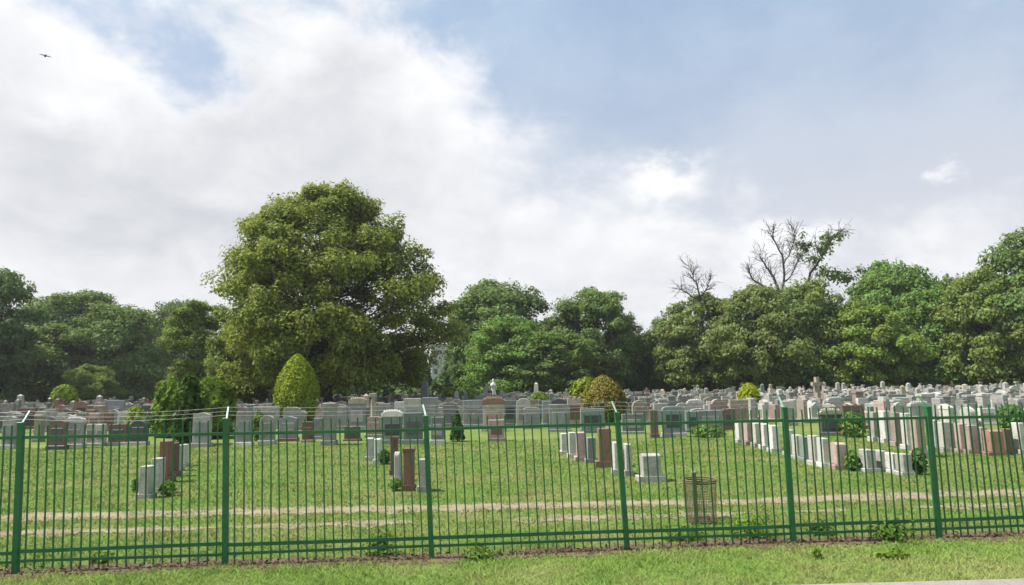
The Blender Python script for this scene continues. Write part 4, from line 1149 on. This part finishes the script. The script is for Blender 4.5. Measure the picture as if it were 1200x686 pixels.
def bar(m, a, b, hw, hd):
    """square bar from a to b; hw along the fence or vertical, hd through it"""
    a = Vector(a); b = Vector(b); t = (b - a).normalized()
    n_ = F_NRM; s = t.cross(n_).normalized()
    vs = []
    for p in (a, b):
        vs += [p - s * hw - n_ * hd, p + s * hw - n_ * hd, p + s * hw + n_ * hd, p - s * hw + n_ * hd]
    m.add(vs, [(0, 3, 2, 1), (4, 5, 6, 7), (0, 1, 5, 4), (1, 2, 6, 5), (2, 3, 7, 6), (3, 0, 4, 7)])
frg = random.Random(4)
arm_pts = []
for i, (s, ln, zt) in enumerate(pl):
    gz = bump_z(*(F0 + F_DIR * s).xy)
    m = MB(); bar(m, fp(s, ln, gz - 0.1), fp(s, ln, zt), 0.034, 0.034)
    m.box(fp(s, ln, zt + 0.012), (0.078, 0.078, 0.024), 0.006)
    p = obj('post', m.mesh('post', MAT['green']), fence)
    a0 = fp(s, ln, zt + 0.01, 0.02); a1 = fp(s, ln, zt + 0.17, 0.20)
    a1 = a1 + F_DIR * frg.uniform(-0.05, 0.03)
    m = MB(); bar(m, a0, a1, 0.011, 0.008)
    obj('barbed_wire_arm', m.mesh('barbed_wire_arm', MAT['arm' if i not in (7,) else 'green']), p)
    arm_pts.append((a0, a1))
picket_mesh = {}
for i in range(len(pl) - 1):
    (s0, l0, z0), (s1, l1, z1) = pl[i], pl[i + 1]
    n = CNT[i]
    for z, hw, hd, off in ((1.735, 0.020, 0.018, 0.0), (0.265, 0.022, 0.018, 0.0), (0.15, 0.016, 0.018, 0.0)):
        zz = z + frg.uniform(-0.008, 0.008)
        m = MB(); bar(m, fp(s0 + 0.036, l0, zz), fp(s1 - 0.036, l1, zz + frg.uniform(-0.012, 0.012)), hw, hd)
        obj('rail', m.mesh('rail', MAT['green']), fence)
    for j in range(1, n + 1):
        f = j / (n + 1)
        s = s0 + (s1 - s0) * f; ln = l0 + (l1 - l0) * f + frg.gauss(0, 0.004)
        m = MB(); zt = 1.905 + frg.gauss(0, 0.006)
        bar(m, fp(s, ln, 0.045 + frg.gauss(0, 0.01)), fp(s, ln, zt), 0.0082, 0.0082)
        obj('picket', m.mesh('picket', MAT['green']), fence)
# three barbed wires between the arms, sagging a little
for q in (0.30, 0.62, 0.95):
    m = MB(); pts = []
    for i in range(len(arm_pts) - 1):
        a = arm_pts[i][0].lerp(arm_pts[i][1], q); b = arm_pts[i + 1][0].lerp(arm_pts[i + 1][1], q)
        for k in range(12):
            f = k / 12; p = a.lerp(b, f); p.z -= 0.035 * 4 * f * (1 - f) * (0.6 + 0.4 * ((i * 7 + int(q * 10)) % 3)); pts.append(p)
            if i > 0 or k > 0:
                r_ = Vector((frg.uniform(-1, 1), frg.uniform(-1, 1), frg.uniform(-1, 1))).normalized() * 0.022
                m.tube([p - r_, p + r_], 0.0022, 3)
    pts.append(arm_pts[-1][0].lerp(arm_pts[-1][1], q))
    m.tube(pts, 0.0024, 4)
    obj('barbed_wire', m.mesh('barbed_wire', MAT['wire']), fence)

# ------------------------------------------------------------------ wire litter basket
bpx = ground(822, 612); kb = bpx.y / FPX
bas = thing('litter_basket', (bpx.x, bpx.y, 0), 0, 'rusty wire litter basket with a post, behind the fence right of the fourth fence post', 'basket')
Rb, Hb = 18.5 * kb, 47 * kb
def ring(m, r, z, t): m.tube([(r * math.cos(a), r * math.sin(a), z) for a in [2 * math.pi * i / 24 for i in range(25)]], t, 5, False)
m = MB(); ring(m, Rb, Hb, 0.014); ring(m, Rb * 0.99, Hb - 0.035, 0.010); obj('rim', m.mesh('rim', MAT['basket'], True), bas)
m = MB()
for i in range(56):
    a = 2 * math.pi * i / 56
    m.tube([(Rb * 0.88 * math.cos(a), Rb * 0.88 * math.sin(a), 0.02), (Rb * math.cos(a), Rb * math.sin(a), Hb)], 0.0028, 4, False)
for i in range(24): ring(m, Rb * (0.88 + 0.12 * i / 24), 0.03 + (Hb - 0.05) * i / 24, 0.0028)
obj('wire_mesh', m.mesh('wire_mesh', MAT['basket']), bas)
m = MB(); m.lathe([(Rb * 0.86, 0.0), (Rb * 0.87, 0.025)], 24); obj('base', m.mesh('base', MAT['basket']), bas)
m = MB(); hp = 59 * kb; m.lathe([(0.034, -0.1), (0.034, hp - 0.05), (0.046, hp - 0.045), (0.046, hp - 0.02), (0.02, hp)], 10, (-10 * kb, -Rb * 0.92, 0)); obj('post', m.mesh('post', MAT['basket_post'], True), bas)

# ------------------------------------------------------------------ bird
bq = at_depth(53, 66, 62)
m = MB()
m.tube([(-0.26, 0, 0), (-0.16, 0, 0.01), (0, 0, 0), (0.16, 0, 0.01), (0.22, 0, 0.02), (0.28, 0, 0.01)], [0.02, 0.07, 0.095, 0.06, 0.05, 0.012], 8)
def wing(s):
    vs = [(0.10, 0, 0.03), (0.13, s * 0.28, 0.10), (0.02, s * 0.52, 0.06), (-0.10, s * 0.30, 0.075), (-0.10, 0, 0.03)]
    lo = [(x, y, z - 0.018) for x, y, z in vs]
    m.add(vs + lo, [(0, 1, 2, 3, 4), (9, 8, 7, 6, 5), (0, 5, 6, 1), (1, 6, 7, 2), (2, 7, 8, 3), (3, 8, 9, 4)])
wing(1); wing(-1)
m.add([(-0.22, 0.04, 0.01), (-0.42, 0.09, 0), (-0.42, -0.09, 0), (-0.22, -0.04, 0.01), (-0.22, 0.04, -0.01), (-0.42, 0.09, -0.012), (-0.42, -0.09, -0.012), (-0.22, -0.04, -0.01)], [(0, 1, 2, 3), (7, 6, 5, 4), (0, 4, 5, 1), (1, 5, 6, 2), (2, 6, 7, 3)])
bird = obj('bird', m.mesh('bird', MAT['bird'], True), None, bq, 2.3)
tag(bird, 'small dark bird flying in the upper left sky', 'bird')

# ------------------------------------------------------------------ grass blades, litter, weeds
def blades(name, n, sampler, hgt, wid, label, seed, mat='blades'):
    rg = np.random.default_rng(seed)
    x, y = sampler(rg, n)
    z = np.array([bump_z(a, b) for a, b in zip(x, y)])
    n = len(x); dist = np.clip(y / 9.0, 0.8, 2.6)
    pat = np.array([0.75 + 0.9 * max(0, mnoise.noise((a * 1.3, b * 1.6, 5.0)) + 0.25) for a, b in zip(x, y)])
    h = rg.uniform(hgt[0], hgt[1], n) * pat
    wd = rg.uniform(wid[0], wid[1], n) * dist
    a = rg.uniform(0, 6.283, n); la = rg.uniform(0, 6.283, n); ll = rg.uniform(0.4, 1.5, n) * h
    P0 = np.stack([x - wd * np.cos(a), y - wd * np.sin(a), z], 1); P1 = np.stack([x + wd * np.cos(a), y + wd * np.sin(a), z], 1)
    P2 = np.stack([x + ll * np.cos(la), y + ll * np.sin(la), z + h], 1)
    V = np.stack([P0, P1, P2], 1).reshape(-1, 3)
    o = obj(name, mesh_np(name, V, np.arange(3 * n).reshape(n, 3), MAT[mat]))
    tag(o, label, 'grass', kind='stuff')
fy = np.vectorize(fence_y); rf = np.vectorize(rut_far); rn = np.vectorize(rut_near); py_ = np.vectorize(pave_y)
def s_verge(rg, n):
    x = rg.uniform(-8.5, 9.0, n); u = rg.uniform(0, 1, n)
    hi = fy(x) - 0.14 + 0.10 * np.sin(x * 2.1) * np.sin(x * 5.3) + 0.06 * rg.normal(size=n); lo = np.maximum(py_(x) + 0.02 + 0.03 * np.sin(x * 9), 6.3)
    return x, lo + (hi - lo) * u
def tuft(x, y, rg, share):
    q = np.array([mnoise.noise((a * 2.6, b * 4.0, 1.5)) for a, b in zip(x, y)])
    return (q + rg.normal(size=len(x)) * 0.15) > (0.5 - share)
def s_lawn(rg, n):
    y = 9.2 + rg.uniform(0, 1, n) ** 1.35 * 18; x = rg.uniform(-1, 1, n) * (y * 0.80 + 1.0)
    d1 = np.abs(y - rf(x)); d2 = np.abs(y - rn(x)); d3 = np.abs(y - fy(x))
    keep = ((d1 > 0.24) | (tuft(x, y, rg, 0.30))) & ((d2 > 0.10) | tuft(x, y, rg, 0.55)) & (y > fy(x) + 0.18) & ((d3 > 0.35) | (rg.uniform(size=n) < 0.5))
    return x[keep], y[keep]
blades('verge_grass', 70000, s_verge, (0.015, 0.055), (0.004, 0.008), 'bright tufty grass of the verge in front of the fence', 1, 'verge')
blades('lawn_grass', 230000, s_lawn, (0.015, 0.05), (0.004, 0.008), 'short mown grass between the fence and the headstones', 2)

# dead leaves lying along the fence
rg = np.random.default_rng(12); n = 2600
x = rg.uniform(-8.5, 9, n); y = fy(x) + rg.normal(size=n) * 0.13
P = np.stack([x, y, np.array([bump_z(a, b) for a, b in zip(x, y)]) + rg.uniform(0.012, 0.03, n)], 1)
V, Fc = leaf_quads(P, np.array([0, 0, 1.0]) + 0.45 * rg.normal(size=(n, 3)), 0.026, 0.6, rg)
tag(obj('leaf_litter', mesh_np('leaf_litter', V, Fc, MAT['litter'])), 'dead brown leaves strewn under the fence', 'leaf litter', kind='stuff')

def weed(px, py, wpx, hpx, n, seed, label, tint=(1.1, 1.3, 0.5)):
    p = ground(px, py); k = p.y / FPX; r2 = np.random.default_rng(seed)
    root = thing('weed', (p.x, p.y, bump_z(p.x, p.y)), 0, label, 'weed', 'weeds along the fence')
    a = r2.uniform(0, 6.28, n); t = r2.uniform(0, 1, n) ** 0.6; ht = hpx * k * r2.uniform(0.35, 1.0, n); R = wpx * k / 2 * r2.uniform(0.1, 1, n)
    P = np.stack([R * np.cos(a), 0.6 * R * np.sin(a), ht * t + 0.01], 1)
    N = np.stack([np.cos(a), np.sin(a), np.full(n, 0.9)], 1) + 0.5 * r2.normal(size=(n, 3))
    V, Fc = leaf_quads(P, N, 0.034, 0.5, r2)
    f = obj('leaves', mesh_np('leaves', V, Fc, MAT['leaf']), root); f.color = (*tint, 1)
    m = MB()
    for q in range(7):
        aa = q * 0.9 + seed; R_ = wpx * k / 2 * 0.6
        m.tube([(0, 0, -0.01), (R_ * 0.5 * math.cos(aa), 0.3 * R_ * math.sin(aa), hpx * k * 0.5), (R_ * math.cos(aa), 0.6 * R_ * math.sin(aa), hpx * k * 0.85)], [0.006, 0.005, 0.002], 4)
    st_ = obj('stems', m.mesh('stems', MAT['leaf']), root); st_.color = (0.9, 1.1, 0.7, 1)
weed(445, 650, 46, 26, 420, 1, 'weed clump below the fence left of the third fence post', (0.95, 1.15, 0.5))
weed(957, 656, 13, 12, 90, 2, 'small leafy weed on the verge right of the fifth fence post')
weed(1045, 634, 55, 22, 520, 3, 'dark weed clump inside the fence left of the rightmost post', (0.75, 1.0, 0.45))
weed(1045, 655, 40, 9, 200, 4, 'low flat weed on the verge left of the rightmost post')
weed(880, 632, 60, 26, 600, 5, 'bright weed clump inside the fence left of the fifth post', (1.1, 1.4, 0.5))
weed(800, 634, 50, 17, 380, 6, 'low weed clump inside the fence below the litter basket', (0.95, 1.2, 0.5))
weed(118, 660, 30, 12, 160, 7, 'low weed clump under the fence right of the leftmost post')
weed(560, 655, 40, 14, 240, 8, 'low weed clump under the fence right of the third fence post', (0.95, 1.15, 0.5))
weed(960, 628, 40, 16, 300, 9, 'weed clump inside the fence right of the fifth post', (0.95, 1.2, 0.5))

# ------------------------------------------------------------------ thin summer haze
m = MB(); m.box((0, 200, 19.5), (920, 720, 43))
hm = bpy.data.materials.new('haze'); hm.use_nodes = True; hm.node_tree.nodes.clear()
hg = NT(hm.node_tree); ho = hg.n('ShaderNodeOutputMaterial'); pv = hg.n('ShaderNodeVolumePrincipled')
pv.inputs['Color'].default_value = (0.92, 0.95, 1.0, 1); pv.inputs['Density'].default_value = 0.0003; pv.inputs['Anisotropy'].default_value = 0.2
hg.link(pv.outputs[0], ho.inputs['Volume'])
tag(obj('haze', m.mesh('haze', hm)), 'thin pale summer haze over the cemetery', 'haze', kind='stuff')
